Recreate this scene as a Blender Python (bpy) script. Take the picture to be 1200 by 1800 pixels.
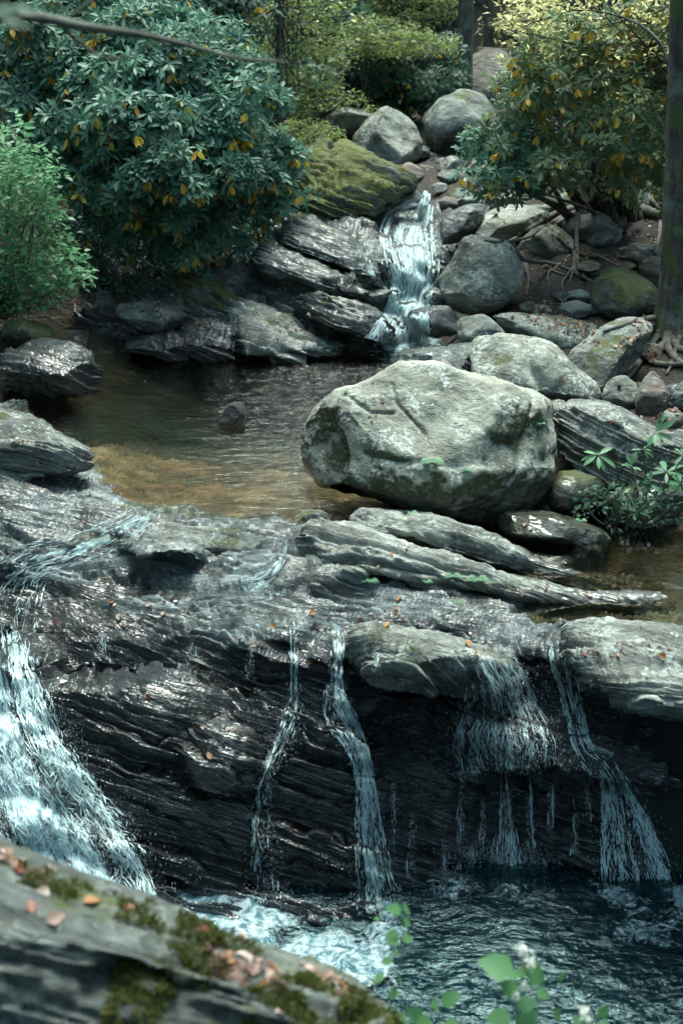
import bpy, math, random
import numpy as np
from mathutils import Vector
RAD = math.radians
for o in list(bpy.data.objects): bpy.data.objects.remove(o)
SC = bpy.context.scene

# ------------------------------------------------------------------ camera, light, exposure
H, PITCH, F = 3.2, RAD(20), 2500.0          # camera height above the upper pool, tilt, focal length in photo pixels
cd = bpy.data.cameras.new('camera'); cam = bpy.data.objects.new('camera', cd); SC.collection.objects.link(cam)
cam.location = (0, 0, H); cam.rotation_euler = (RAD(90) - PITCH, 0, 0)
cd.sensor_fit = 'VERTICAL'; cd.sensor_height = 36; cd.sensor_width = 24; cd.lens = 50
cd.clip_start = .05; cd.clip_end = 400
cd.dof.use_dof = True; cd.dof.focus_distance = 9.5; cd.dof.aperture_fstop = 3.6
SC.camera = cam
SUN_EL, SUN_AZ = RAD(74), RAD(12)            # azimuth from +Y towards +X: soft light from high over the stream
w = bpy.data.worlds.new('World'); SC.world = w; w.use_nodes = True
wn = w.node_tree.nodes; wl = w.node_tree.links
sky = wn.new('ShaderNodeTexSky'); sky.sky_type = 'NISHITA'; sky.sun_disc = False
sky.sun_elevation = SUN_EL; sky.sun_rotation = SUN_AZ; sky.dust_density = 2.0
tint = wn.new('ShaderNodeMix'); tint.data_type = 'RGBA'; tint.blend_type = 'MULTIPLY'; tint.inputs[0].default_value = 1
tint.inputs[7].default_value = (.86, 1.04, .84, 1)
wl.new(sky.outputs[0], tint.inputs[6]); wl.new(tint.outputs[2], wn['Background'].inputs[0])
wn['Background'].inputs[1].default_value = .15
sd = bpy.data.lights.new('sun', 'SUN'); sd.energy = 1.4; sd.angle = RAD(30); sd.color = (.96, 1, .93)
sun = bpy.data.objects.new('sun', sd); SC.collection.objects.link(sun)
sdir = Vector((math.sin(SUN_AZ) * math.cos(SUN_EL), math.cos(SUN_AZ) * math.cos(SUN_EL), math.sin(SUN_EL)))
sun.rotation_euler = sdir.to_track_quat('Z', 'Y').to_euler()
SC.view_settings.view_transform = 'Standard'; SC.view_settings.look = 'None'
SC.view_settings.exposure = 2.2; SC.view_settings.gamma = 1
SC.cycles.max_bounces = 8; SC.cycles.diffuse_bounces = 3; SC.cycles.glossy_bounces = 3
SC.cycles.transmission_bounces = 4; SC.cycles.transparent_max_bounces = 16
SC.cycles.caustics_reflective = False; SC.cycles.caustics_refractive = False

# ------------------------------------------------------------------ maths helpers
rng = np.random.default_rng(7); random.seed(7)
PT = rng.permutation(256).astype(np.int64); PV = rng.random(256) * 2 - 1
def vnoise(p):
    p = np.asarray(p, float); i = np.floor(p).astype(np.int64); f = p - i
    f = f * f * f * (f * (f * 6 - 15) + 10); r = 0
    for dx in (0, 1):
        wx = f[..., 0] if dx else 1 - f[..., 0]; hx = PT[(i[..., 0] + dx) & 255]
        for dy in (0, 1):
            wy = f[..., 1] if dy else 1 - f[..., 1]; hy = PT[(hx + i[..., 1] + dy) & 255]
            for dz in (0, 1):
                wz = f[..., 2] if dz else 1 - f[..., 2]
                r = r + wx * wy * wz * PV[PT[(hy + i[..., 2] + dz) & 255]]
    return r
def fbm(p, n=4, g=.5, seed=0):
    p = np.asarray(p, float) + seed * 13.37; a, t, r = 1., 0., 0.
    for _ in range(n):
        r = r + a * vnoise(p); t += a; a *= g; p = p * 2.03 + 5.1
    return r / t
def unit(v): v = np.asarray(v, float); return v / np.linalg.norm(v, axis=-1, keepdims=True)
CP, SP = math.cos(PITCH), math.sin(PITCH)
def at(px, py, Y):                           # the point at depth Y (metres) on the sight line of photo pixel px, py
    px = np.asarray(px, float); py = np.asarray(py, float); Y = np.asarray(Y, float)
    u = (px - 600) / F; v = (900 - py) / F
    dy = CP + v * SP; dz = -SP + v * CP
    return np.stack(np.broadcast_arrays(u / dy * Y, Y, H + dz / dy * Y), -1)
def atz(px, py, z):
    u = (np.asarray(px, float) - 600) / F; v = (900 - np.asarray(py, float)) / F
    dy = CP + v * SP; dz = -SP + v * CP; Y = (z - H) / dz * dy
    return np.stack(np.broadcast_arrays(u / dy * Y, Y, z + 0 * Y), -1)
def sstep(a, b, x): t = np.clip((x - a) / (b - a), 0, 1); return t * t * (3 - 2 * t)

BN = unit([.30, .42, .86])                   # bedding plane of the rock around the falls
def basis(n):
    n = unit(n); a = unit(np.cross(n, [0, 1, 0.01])); return a, np.cross(n, a), n
def strata(p, n=BN, th=.12, warp=.35, seed=0, lat=.9, edge=.22, saw=.35):
    """layered relief: each bed sticks out by its own amount, with crisp edges and worn rims"""
    a, b, n = basis(n)
    s = p @ n / th + warp * fbm(p * 1.3, 3, seed=seed) * 2 + .25 * vnoise(p * 9 + seed)
    la = p @ a * lat; lb = p @ b * lat
    i = np.floor(s); f = s - i
    def h(k): return vnoise(np.stack([la + k * 7.31, lb * .6 + k * 3.17, k * 5.77 + seed], -1)) * 1.3
    h0, h1 = h(i), h(i + 1)
    r = h0 + (h1 - h0) * sstep(1 - edge, 1, f)
    return r + saw * (np.where(f < 1 - edge, f / (1 - edge), (1 - f) / edge) - .5) - .8 * np.exp(-((f - .97) / .07) ** 2) * (.4 + .6 * np.abs(vnoise(p * 3 + 9)))

# ------------------------------------------------------------------ mesh helpers
def make(name, V, Fc, mat, parent=None, smooth=True, uv=None, mats=None, fmat=None):
    me = bpy.data.meshes.new(name); V = np.asarray(V, np.float32).reshape(-1, 3)
    if isinstance(Fc, list): Fs = [np.asarray(f, np.int32) for f in Fc]
    else: Fs = [np.asarray(Fc, np.int32)]
    Fs = [f for f in Fs if len(f)]
    tot = np.concatenate([np.full(len(f), f.shape[1], np.int32) for f in Fs]); flat = np.concatenate([f.ravel() for f in Fs])
    me.vertices.add(len(V)); me.vertices.foreach_set('co', V.ravel())
    me.loops.add(len(flat)); me.loops.foreach_set('vertex_index', flat)
    me.polygons.add(len(tot)); me.polygons.foreach_set('loop_start', np.concatenate([[0], np.cumsum(tot)[:-1]]).astype(np.int32))
    me.polygons.foreach_set('use_smooth', np.full(len(tot), smooth))
    if uv is not None:
        l = me.uv_layers.new(name='UVMap'); l.data.foreach_set('uv', np.asarray(uv, np.float32)[flat].ravel())
    for m in (mats or [mat]): me.materials.append(m)
    if fmat is not None: me.polygons.foreach_set('material_index', np.asarray(fmat, np.int32))
    me.update(calc_edges=True); me.validate()
    o = bpy.data.objects.new(name, me); SC.collection.objects.link(o)
    if parent is not None: o.parent = parent; o.matrix_parent_inverse = parent.matrix_world.inverted()
    return o
def tag(o, label=None, cat=None, group=None, kind=None):
    if label: o['label'] = label
    if cat: o['category'] = cat
    if group: o['group'] = group
    if kind: o['kind'] = kind
    return o
def empty(name, loc, label=None, cat=None, group=None):
    o = bpy.data.objects.new(name, None); SC.collection.objects.link(o); o.location = tuple(float(x) for x in loc)
    o.matrix_world.translation = o.location
    return tag(o, label, cat, group)
def gridf(n, m, wrap=False):
    i = np.arange(n - 1)[:, None]; j = np.arange(m if wrap else m - 1)[None]; k = (j + 1) % m
    return np.stack([i * m + j, i * m + k, (i + 1) * m + k, (i + 1) * m + j], -1).reshape(-1, 4)
def gnormals(P, wrap=False):
    if wrap: du = np.roll(P, -1, 1) - np.roll(P, 1, 1)
    else: du = np.gradient(P, axis=1)
    dv = np.gradient(P, axis=0); n = np.cross(du, dv); return n / (np.linalg.norm(n, axis=-1, keepdims=True) + 1e-12)
def chaikin(p, k=2, closed=True):
    p = np.asarray(p, float)
    for _ in range(k):
        q = np.roll(p, -1, 0) if closed else p[1:]; b = p if closed else p[:-1]
        r = np.stack([b * .75 + q * .25, b * .25 + q * .75], 1).reshape(-1, p.shape[1])
        p = r if closed else np.vstack([p[:1], r, p[-1:]])
    return p
def tube(pts, rad, seg=8, rough=0., seed=0):
    """one tapered tube along a smoothed line"""
    pts = chaikin(np.column_stack([pts, np.broadcast_to(rad, len(pts))]), 2, False); r = pts[:, 3]; p = pts[:, :3]
    t = unit(np.gradient(p, axis=0) + 1e-9); ref = np.array([.31, .22, .93]) if abs(t[0, 2]) < .9 else np.array([.9, .3, .1])
    a = unit(np.cross(t, ref)); b = np.cross(t, a); th = np.linspace(0, 2 * np.pi, seg, endpoint=False)
    ring = np.cos(th)[None, :, None] * a[:, None] + np.sin(th)[None, :, None] * b[:, None]
    P = p[:, None] + ring * r[:, None, None]
    if rough: P = P + ring * (r[:, None] * rough * fbm(P * (2.2 / max(r.max(), .01)) * np.array([1, 1, .3]) * .5, 3, seed=seed))[..., None]
    V = np.vstack([P.reshape(-1, 3), p[:1], p[-1:]]); n, m = len(p), seg
    j = np.arange(m); k = (j + 1) % m
    caps = np.vstack([np.stack([k, j, np.full(m, n * m)], -1), np.stack([(n - 1) * m + j, (n - 1) * m + k, np.full(m, n * m + 1)], -1)])
    return V, gridf(n, m, True), caps
def join(parts):
    V, Q, T, o = [], [], [], 0
    for v, q, t in parts:
        V.append(v); Q.append(np.asarray(q) + o); T.append(np.asarray(t) + o); o += len(v)
    return np.vstack(V), [np.vstack(Q), np.vstack(T)]

# ------------------------------------------------------------------ materials
class NT:
    def __init__(s, name):
        s.m = bpy.data.materials.new(name); s.m.use_nodes = True; s.t = s.m.node_tree; s.n = s.t.nodes; s.l = s.t.links; s.n.clear()
        s.geo = s.n.new('ShaderNodeNewGeometry'); s.P = s.geo.outputs['Position']
    def put(s, i, v):
        if isinstance(v, bpy.types.NodeSocket): s.l.new(v, i)
        elif v is not None:
            if hasattr(i.default_value, '__len__') and not hasattr(v, '__len__'): v = (v,) * len(i.default_value)
            if hasattr(v, '__len__') and len(i.default_value) == 4 and len(v) == 3: v = (*v, 1)
            i.default_value = v
    def math(s, op, a, b=None, c=None, clamp=False):
        n = s.n.new('ShaderNodeMath'); n.operation = op; n.use_clamp = clamp
        for k, v in enumerate((a, b, c)): s.put(n.inputs[k], v)
        return n.outputs[0]
    def vm(s, op, a, b=None):
        n = s.n.new('ShaderNodeVectorMath'); n.operation = op; s.put(n.inputs[0], a)
        if b is not None: s.put(n.inputs[3 if op == 'SCALE' else 1], b)
        return n.outputs[1] if op == 'DOT_PRODUCT' else n.outputs[0]
    def noise(s, v, scale, det=5, rough=.55, dist=0):
        n = s.n.new('ShaderNodeTexNoise'); s.put(n.inputs['Vector'], v); n.inputs['Scale'].default_value = scale
        n.inputs['Detail'].default_value = det; n.inputs['Roughness'].default_value = rough; n.inputs['Distortion'].default_value = dist
        return n.outputs[0]
    def voro(s, v, scale, feat='F1'):
        n = s.n.new('ShaderNodeTexVoronoi'); n.feature = feat; s.put(n.inputs['Vector'], v); n.inputs['Scale'].default_value = scale; return n.outputs['Distance']
    def ramp(s, f, pts):
        n = s.n.new('ShaderNodeValToRGB'); s.put(n.inputs[0], f); e = n.color_ramp.elements
        for k, (p, c) in enumerate(pts):
            el = e[k] if k < 2 else e.new(p)
            el.position = p; el.color = (*c, 1) if hasattr(c, '__len__') else (c, c, c, 1)
        return n.outputs[0]
    def ss(s, f, a, b):
        n = s.n.new('ShaderNodeMapRange'); n.interpolation_type = 'SMOOTHSTEP'; s.put(n.inputs[0], f); s.put(n.inputs[1], a); s.put(n.inputs[2], b); return n.outputs[0]
    def mix(s, f, a, b, mode='MIX'):
        n = s.n.new('ShaderNodeMix'); n.data_type = 'RGBA'; n.blend_type = mode; s.put(n.inputs[0], f); s.put(n.inputs[6], a); s.put(n.inputs[7], b); return n.outputs[2]
    def bump(s, h, dist, strength=1., nrm=None):
        n = s.n.new('ShaderNodeBump'); s.put(n.inputs['Height'], h); n.inputs['Distance'].default_value = dist; n.inputs['Strength'].default_value = strength
        if nrm is not None: s.put(n.inputs['Normal'], nrm)
        return n.outputs[0]
    def bsdf(s, **k):
        n = s.n.new('ShaderNodeBsdfPrincipled')
        for a, v in k.items(): s.put(n.inputs[a.replace('_', ' ')], v)
        return n.outputs[0]
    def sh(s, typ, **k):
        n = s.n.new('ShaderNodeBsdf' + typ)
        for a, v in k.items(): s.put(n.inputs[a.replace('_', ' ')], v)
        return n.outputs[0]
    def mixs(s, f, a, b):
        n = s.n.new('ShaderNodeMixShader'); s.put(n.inputs[0], f); s.l.new(a, n.inputs[1]); s.l.new(b, n.inputs[2]); return n.outputs[0]
    def add(s, a, b):
        n = s.n.new('ShaderNodeAddShader'); s.l.new(a, n.inputs[0]); s.l.new(b, n.inputs[1]); return n.outputs[0]
    def out(s, sh):
        o = s.n.new('ShaderNodeOutputMaterial'); s.l.new(sh, o.inputs[0]); return s.m
    def bed(s, n=BN, k=7.):
        a, b, n = basis(n); c = s.n.new('ShaderNodeCombineXYZ')
        s.put(c.inputs[0], s.vm('DOT_PRODUCT', s.P, tuple(a))); s.put(c.inputs[1], s.vm('DOT_PRODUCT', s.P, tuple(b)))
        s.put(c.inputs[2], s.math('MULTIPLY', s.vm('DOT_PRODUCT', s.P, tuple(n)), k)); return c.outputs[0]

def rock_mat(name, dark, mid, light, moss=.3, mosscol=(.045, .055, .012), lichen=.4, wet=0., bed=BN, bedk=6., rust=0., line=None, bump=1., up=.5, silt=0., lich=(.46, .50, .47), deep=False, glint=0., cior=1.55):
    s = NT(name); P = s.P; B = s.bed(bed, bedk)
    big = s.noise(P, 1.7, 5, .6); st = s.noise(B, 3.5, 8, .65, .6); fine = s.noise(P, 34, 6, .7); mid_n = s.noise(P, 8, 6, .62)
    f = s.math('ADD', s.math('MULTIPLY', big, .45), s.math('ADD', s.math('MULTIPLY', st, .35), s.math('MULTIPLY', fine, .2)))
    col = s.ramp(f, [(.40, dark), (.60, light), (.5, mid)])
    nz = s.n.new('ShaderNodeSeparateXYZ'); s.l.new(s.geo.outputs['Normal'], nz.inputs[0])
    pz = s.n.new('ShaderNodeSeparateXYZ'); s.l.new(P, pz.inputs[0])
    if rust:
        m = s.math('MULTIPLY', s.ss(s.noise(B, 1.6, 5, .6, .5), .52, .68), rust)
        col = s.mix(m, col, s.mix(mid_n, (.09, .04, .02), (.34, .19, .11)))
    if lichen:
        l1 = s.ss(s.noise(P, 4.2, 5, .65, .4), .49, .62); l2 = s.ss(s.noise(P, 38, 4, .7), .46, .56)
        sp = s.math('LESS_THAN', s.voro(P, 17), .17)
        m = s.math('MULTIPLY', s.math('MAXIMUM', s.math('MULTIPLY', l1, l2), s.math('MULTIPLY', sp, s.ss(mid_n, .45, .6))), lichen)
        col = s.mix(m, col, lich)
    if moss:
        m = s.math('ADD', s.noise(P, 2.6, 6, .65), s.math('MULTIPLY', nz.outputs[2], up * .25))
        m = s.math('MULTIPLY', s.ss(m, .78 - moss * .42, .9 - moss * .42), s.ss(fine, .3, .52))
        col = s.mix(m, col, s.mix(fine, tuple(c * .5 for c in mosscol), tuple(c * 1.7 for c in mosscol)))
    wetf = s.math('ADD', s.math('MULTIPLY', s.ss(mid_n, .35, .65), .25), wet - .12 if wet else 0., clamp=True) if wet else 0.
    if line is not None:                      # damp band just above a water level
        wl = s.math('SUBTRACT', 1., s.ss(s.math('ADD', pz.outputs[2], s.math('MULTIPLY', big, -.12)), line - .04, line + .05))
        wetf = s.math('MAXIMUM', wetf, wl)
    if wet or line is not None:
        col = s.mix(s.math('MULTIPLY', wetf, .55 if wet else .72), col, (.006, .009, .009))
    if deep: col = s.mix(s.ss(pz.outputs[2], -.6, -.28), (.006, .014, .010), col)  # water's absorption painted into the bed: darker green with depth
    h = s.math('ADD', s.math('MULTIPLY', st, .6), s.math('ADD', s.math('MULTIPLY', mid_n, .5), s.math('MULTIPLY', fine, .22)))
    cr = s.math('MULTIPLY', s.math('SUBTRACT', .5, s.math('ABSOLUTE', s.math('SUBTRACT', s.noise(B, 5, 3, .5, 1.), .5))), 1.6)
    h = s.math('SUBTRACT', h, s.math('MULTIPLY', s.ss(cr, .74, .8), .06))
    nrm = s.bump(h, .045 * bump, 1.)
    rough = s.math('SUBTRACT', s.math('MULTIPLY_ADD', fine, .3, .68), s.math('MULTIPLY', wetf, .42), clamp=True)
    return s.out(s.bsdf(Base_Color=col, Roughness=rough, Normal=nrm, Coat_Weight=s.math('MULTIPLY', wetf, .8), Coat_Roughness=.07, Coat_IOR=cior, Coat_Normal=s.bump(s.math('ADD', s.noise(B, 6, 1.5, .5, .6), s.math('MULTIPLY', s.noise(B, 19, 1, .5, .5), glint)), .02 + .04 * glint, 1.)))

M = {}
M['pale'] = rock_mat('pale_grey_stone', (.06, .066, .058), (.17, .18, .155), (.31, .32, .28), moss=.34, lichen=.75, bed=(.1, .2, 1), bedk=2.5, line=.1)
M['grey'] = rock_mat('grey_stone', (.045, .052, .048), (.13, .14, .125), (.25, .265, .24), moss=.38, lichen=.5, bed=(.2, .2, 1), bedk=3, line=.08)
M['mossy'] = rock_mat('mossy_stone', (.03, .035, .03), (.08, .085, .07), (.17, .18, .155), moss=.78, lichen=.3, bed=(.2, .2, 1), bedk=3, line=.06)
M['moss_green'] = rock_mat('bright_moss_stone', (.02, .022, .018), (.06, .065, .052), (.15, .155, .13), moss=.62, mosscol=(.075, .085, .016), lichen=.15, bed=(.3, .2, 1), bedk=4, up=1.2)
M['brown'] = rock_mat('brown_grey_stone', (.05, .04, .034), (.13, .115, .10), (.24, .22, .195), moss=.1, lichen=.3, rust=.3, line=.06)
M['damp'] = rock_mat('damp_dark_stone', (.012, .016, .017), (.05, .06, .06), (.13, .15, .148), moss=.28, lichen=.35, wet=.35, bedk=5, line=.05)
M['black'] = rock_mat('black_wet_stone', (.003, .004, .004), (.012, .014, .015), (.035, .04, .042), moss=0, lichen=0, line=.03)
M['slab'] = rock_mat('streaked_slab', (.04, .046, .043), (.17, .18, .165), (.34, .35, .32), moss=.34, lichen=.8, bedk=4.5, line=-.12, bump=1.2)
M['ledge'] = rock_mat('wet_ledge_rock', (.003, .005, .006), (.014, .021, .025), (.055, .075, .083), moss=.1, lichen=.06, wet=.9, bedk=6.5, rust=.13, bump=2.2, glint=.5, cior=1.8)
M['shelf'] = rock_mat('wet_bedrock', (.010, .018, .021), (.06, .082, .088), (.25, .30, .305), moss=.14, lichen=.45, wet=.56, bed=unit([.22, .80, .56]), bedk=4.5, rust=.4, bump=.9, glint=.25, cior=1.55)
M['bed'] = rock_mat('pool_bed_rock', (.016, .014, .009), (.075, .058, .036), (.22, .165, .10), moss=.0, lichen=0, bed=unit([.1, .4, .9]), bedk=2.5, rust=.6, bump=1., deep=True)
M['front'] = rock_mat('blurred_near_rock', (.03, .038, .036), (.10, .115, .108), (.2, .225, .21), bed=unit([.28, .5, .82]), moss=.42, mosscol=(.055, .07, .012), lichen=.3, bedk=8, bump=1.4)

def ground_mat():
    s = NT('forest_soil'); P = s.P; f = s.noise(P, 22, 8, .7); b = s.noise(P, 2.5, 5, .6); v = s.voro(P, 26)
    col = s.ramp(f, [(.35, (.006, .005, .004)), (.7, (.06, .045, .033)), (.52, (.018, .015, .012))])
    leaf = s.math('MULTIPLY', s.math('LESS_THAN', v, .3), s.ss(b, .5, .6))
    col = s.mix(leaf, col, s.mix(s.noise(P, 9, 2), (.05, .02, .008), (.22, .12, .06)))
    pz = s.n.new('ShaderNodeSeparateXYZ'); s.l.new(P, pz.inputs[0])
    # pool bed: ochre-brown rock in the shallows, painted darker green with depth for light lost in water
    bedn = s.noise(s.bed((.1, .75, .6), 4), 4, 7, .65, .5)
    bedc = s.ramp(bedn, [(.34, (.010, .010, .006)), (.7, (.12, .09, .055)), (.5, (.04, .033, .02))])
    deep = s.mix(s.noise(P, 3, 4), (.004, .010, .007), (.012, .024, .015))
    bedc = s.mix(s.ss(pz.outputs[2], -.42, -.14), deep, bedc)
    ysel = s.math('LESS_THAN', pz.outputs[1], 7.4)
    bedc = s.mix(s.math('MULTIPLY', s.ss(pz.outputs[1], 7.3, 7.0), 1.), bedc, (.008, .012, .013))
    w = s.math('SUBTRACT', 1., s.ss(s.math('ADD', pz.outputs[2], s.math('MULTIPLY', f, -.06)), -.02, .03))
    col = s.mix(w, col, bedc)
    h = s.math('ADD', s.math('MULTIPLY', f, .5), s.math('ADD', s.math('MULTIPLY', v, -.3), s.math('MULTIPLY', bedn, .6)))
    return s.out(s.bsdf(Base_Color=col, Roughness=.85, Normal=s.bump(h, .05)))
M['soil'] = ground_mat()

def leaf_mat(name, c0, c1, rough=.35, trans=.35, back=None, spec=.5):
    s = NT(name); r = s.geo.outputs['Random Per Island']
    nz = s.ss(s.noise(s.P, 1.6, 3), .38, .64); col = s.mix(s.math('ADD', s.math('MULTIPLY', r, .6), s.math('MULTIPLY', nz, .4)), c0, c1); tc = s.mix(.5, col, tuple(min(1, x * 2.2) for x in c1))
    if back: col = s.mix(s.geo.outputs['Backfacing'], col, back)
    d = s.bsdf(Base_Color=col, Roughness=rough, Specular_IOR_Level=spec)
    return s.out(s.mixs(trans, d, s.sh('Translucent', Color=tc)))
M['rhodo'] = leaf_mat('rhododendron_leaf', (.03, .095, .07), (.12, .24, .17), .5, .25, spec=.35)
M['rhodo2'] = leaf_mat('rhododendron_leaf_olive', (.04, .10, .06), (.22, .29, .15), .42, .4, spec=.5)
M['yellow'] = leaf_mat('turning_leaf', (.48, .22, .03), (.75, .50, .08), .5, .35)
M['fresh'] = leaf_mat('fresh_green_leaf', (.06, .17, .09), (.15, .31, .16), .5, .4)
M['maple'] = leaf_mat('light_green_leaf', (.03, .07, .025), (.16, .20, .06), .5, .5)
M['sun_painted'] = leaf_mat('sun_painted_yellow_leaf', (.30, .30, .08), (.80, .70, .30), .5, .6)  # yellow leaf colour made paler to stand in for direct sunlight
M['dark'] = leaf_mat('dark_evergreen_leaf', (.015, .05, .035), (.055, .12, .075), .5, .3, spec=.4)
M['near'] = leaf_mat('near_leaf', (.04, .14, .06), (.12, .27, .11), .45, .4)
M['litter'] = leaf_mat('fallen_leaf', (.08, .04, .03), (.30, .19, .15), .6, .1)
M['orange'] = leaf_mat('orange_leaf', (.20, .08, .03), (.40, .20, .07), .55, .2)
M['pink'] = leaf_mat('pale_pink_leaf', (.28, .20, .18), (.5, .40, .36), .6, .15)
M['redleaf'] = leaf_mat('red_leaf', (.12, .03, .02), (.24, .07, .04), .55, .15)
M['white'] = leaf_mat('white_flower', (.75, .78, .7), (.85, .86, .8), .6, .3)
M['mossy_tuft'] = leaf_mat('moss_tuft', (.03, .042, .008), (.10, .11, .02), .8, .3)
def bark_mat(name, a, b, moss=0., sc=7):
    s = NT(name); P = s.P; q = s.vm('MULTIPLY', P, (1, 1, .25)); f = s.noise(q, sc * 2, 7, .7, .4); m = s.noise(P, 5, 5, .6)
    col = s.mix(s.ss(f, .35, .65), a, b)
    col = s.mix(s.math('MULTIPLY', s.ss(m, .5, .62), .6), col, (.16, .19, .15))
    if moss: col = s.mix(s.math('MULTIPLY', s.ss(s.noise(P, 4, 5, .65), .6 - moss * .3, .7 - moss * .3), .9), col, (.06, .07, .014))
    return s.out(s.bsdf(Base_Color=col, Roughness=.85, Normal=s.bump(f, .02)))
M['bark'] = bark_mat('grey_bark', (.035, .03, .025), (.13, .115, .095))
M['barkdark'] = bark_mat('dark_bark', (.016, .014, .011), (.07, .06, .048))
M['barkmoss'] = bark_mat('mossy_bark', (.022, .02, .016), (.105, .095, .075), moss=.3)
M['root'] = bark_mat('root_bark', (.05, .042, .036), (.16, .135, .115), sc=12)

def water_mat(name, tintc, ripple, rscale, foam=None, stretch=(1, 1, 1), rough=.03, stir=None, ior=1.33, body=None, gcol=(1, 1, 1)):
    s = NT(name); P = s.vm('MULTIPLY', s.P, stretch)
    n1 = s.noise(P, rscale, 4, .55, .8); n2 = s.noise(P, rscale * 3.1, 4, .6, .4)
    h_ = s.math('ADD', n1, s.math('MULTIPLY', n2, .35))
    if stir:                                   # the surface is livelier near where the cascade comes in
        sp = s.n.new('ShaderNodeSeparateXYZ'); s.l.new(s.vm('SUBTRACT', s.P, (stir[0], stir[1], 0)), sp.inputs[0])
        ds = s.math('SQRT', s.math('ADD', s.math('POWER', sp.outputs[0], 2), s.math('POWER', s.math('MULTIPLY', sp.outputs[1], .55), 2)))
        h_ = s.math('MULTIPLY', h_, s.math('MULTIPLY_ADD', s.math('SUBTRACT', 1., s.ss(ds, .3, stir[2])), 2.2, .35))
    nrm = s.bump(h_, ripple, 1.)
    fr = s.n.new('ShaderNodeFresnel'); fr.inputs[0].default_value = ior; s.l.new(nrm, fr.inputs['Normal'])
    g = s.sh('Glossy', Color=gcol, Roughness=rough, Normal=nrm); tr = s.sh('Transparent', Color=tintc)
    if body: tr = s.mixs(.5, tr, s.sh('Diffuse', Color=body))          # bubbles carried in the water scatter light
    sh = s.mixs(s.math('MULTIPLY', fr.outputs[0], 1.15, clamp=True), tr, g)
    if foam:
        fx, fy, fr0, fr1 = foam                # foam gathers round a point where a fall lands
        d = s.vm('SUBTRACT', s.P, (fx, fy, 0)); sep = s.n.new('ShaderNodeSeparateXYZ'); s.l.new(d, sep.inputs[0])
        dist = s.math('SQRT', s.math('ADD', s.math('POWER', sep.outputs[0], 2), s.math('POWER', sep.outputs[1], 2)))
        m = s.math('SUBTRACT', 1., s.ss(dist, fr0, fr1)); q = s.math('ADD', m, s.math('MULTIPLY', s.math('SUBTRACT', s.noise(s.P, 7, 7, .7, 1.), .5), 1.6))
        sh = s.mixs(s.ss(q, .5, .8), sh, s.bsdf(Base_Color=(.7, .8, .82), Roughness=.5))
    return s.out(sh)

def foam_mat(name, cover, sx=26, sy=3., col=(.52, .72, .78), edge=.22, sheet=.25, tintc=(.93, .97, .98)):
    """falling water: white streaks broken by clear glossy film; UV u across (metres), v down the flow (metres); UV2 not needed"""
    s = NT(name); uv = s.n.new('ShaderNodeUVMap'); uv.uv_map = 'UVMap'; U = uv.outputs[0]
    q = s.vm('MULTIPLY', U, (sx, sy, 1)); n1 = s.noise(q, 1, 8, .68, .9); q2 = s.vm('MULTIPLY', U, (sx * 2.6, sy * 3.2, 1)); n2 = s.noise(q2, 1, 4, .6, .6)
    big = s.noise(s.vm('MULTIPLY', U, (6, 2.2, 1)), 1, 3, .5)
    at_ = s.n.new('ShaderNodeAttribute'); at_.attribute_name = 'edge'
    f = s.math('ADD', s.math('MULTIPLY', n1, .5), s.math('ADD', s.math('MULTIPLY', n2, .25), s.math('MULTIPLY', big, .25)))
    f = s.math('SUBTRACT', f, s.math('MULTIPLY', s.math('SUBTRACT', 1., at_.outputs['Fac']), edge))
    m = s.math('MULTIPLY', s.ss(f, .5 - cover * .22 - .02, .5 - cover * .22 + .11), .96)
    nrm = s.bump(s.math('ADD', n1, s.math('MULTIPLY', n2, .5)), .03, 1.)
    fr = s.n.new('ShaderNodeFresnel'); fr.inputs[0].default_value = 1.33; s.l.new(nrm, fr.inputs['Normal'])
    film = s.mixs(fr.outputs[0], s.sh('Transparent', Color=tintc), s.sh('Glossy', Roughness=.06, Normal=nrm))
    film = s.mixs(s.math('MULTIPLY', at_.outputs['Fac'], sheet * 4, clamp=True), s.sh('Transparent', Color=(1, 1, 1)), film)
    air = s.ss(s.math('ADD', s.math('MULTIPLY', n1, .6), s.math('MULTIPLY', n2, .4)), .36, .60)      # how much air the water carries
    col = s.mix(air, tuple(c * .28 for c in col), tuple(min(1, c * 1.25) for c in col))
    white = s.mixs(.35, s.bsdf(Base_Color=col, Roughness=.4, Normal=nrm), s.sh('Translucent', Color=col))
    return s.out(s.mixs(m, film, white))
M['pool'] = water_mat('pool_water', (.84, .84, .74), .030, 6.5, stretch=(.55, 1.35, 1), stir=(.7, 11.2, 2.4))
M['calm'] = water_mat('calm_side_water', (.55, .5, .4), .006, 3)
M['lower'] = water_mat('lower_pool_water', (.25, .42, .46), .035, 8.0, stretch=(.7, 1.2, 1), ior=1.45, rough=.03, body=(.003, .017, .022), gcol=(.62, .9, .97))
M['fall_white'] = foam_mat('white_fall', .6, 15, 4.0, edge=.5)
M['cascade'] = foam_mat('cascade_white', .22, 16, 6, edge=.5, col=(.74, .88, .90))
M['fall_mid'] = foam_mat('broken_fall', .18, 22, 5, edge=.32)
M['fall_thin'] = foam_mat('thin_fall', -.30, 34, 6.0, edge=.3, col=(.56, .8, .86))
M['film'] = foam_mat('film_water', -.16, 13, 5, edge=.2, col=(.50, .68, .73), tintc=(.86, .9, .9))
s = NT('splash_drop'); M['drop'] = s.out(s.mixs(.4, s.bsdf(Base_Color=(.75, .86, .9), Roughness=.15), s.sh('Transparent', Color=(1, 1, 1))))
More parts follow.
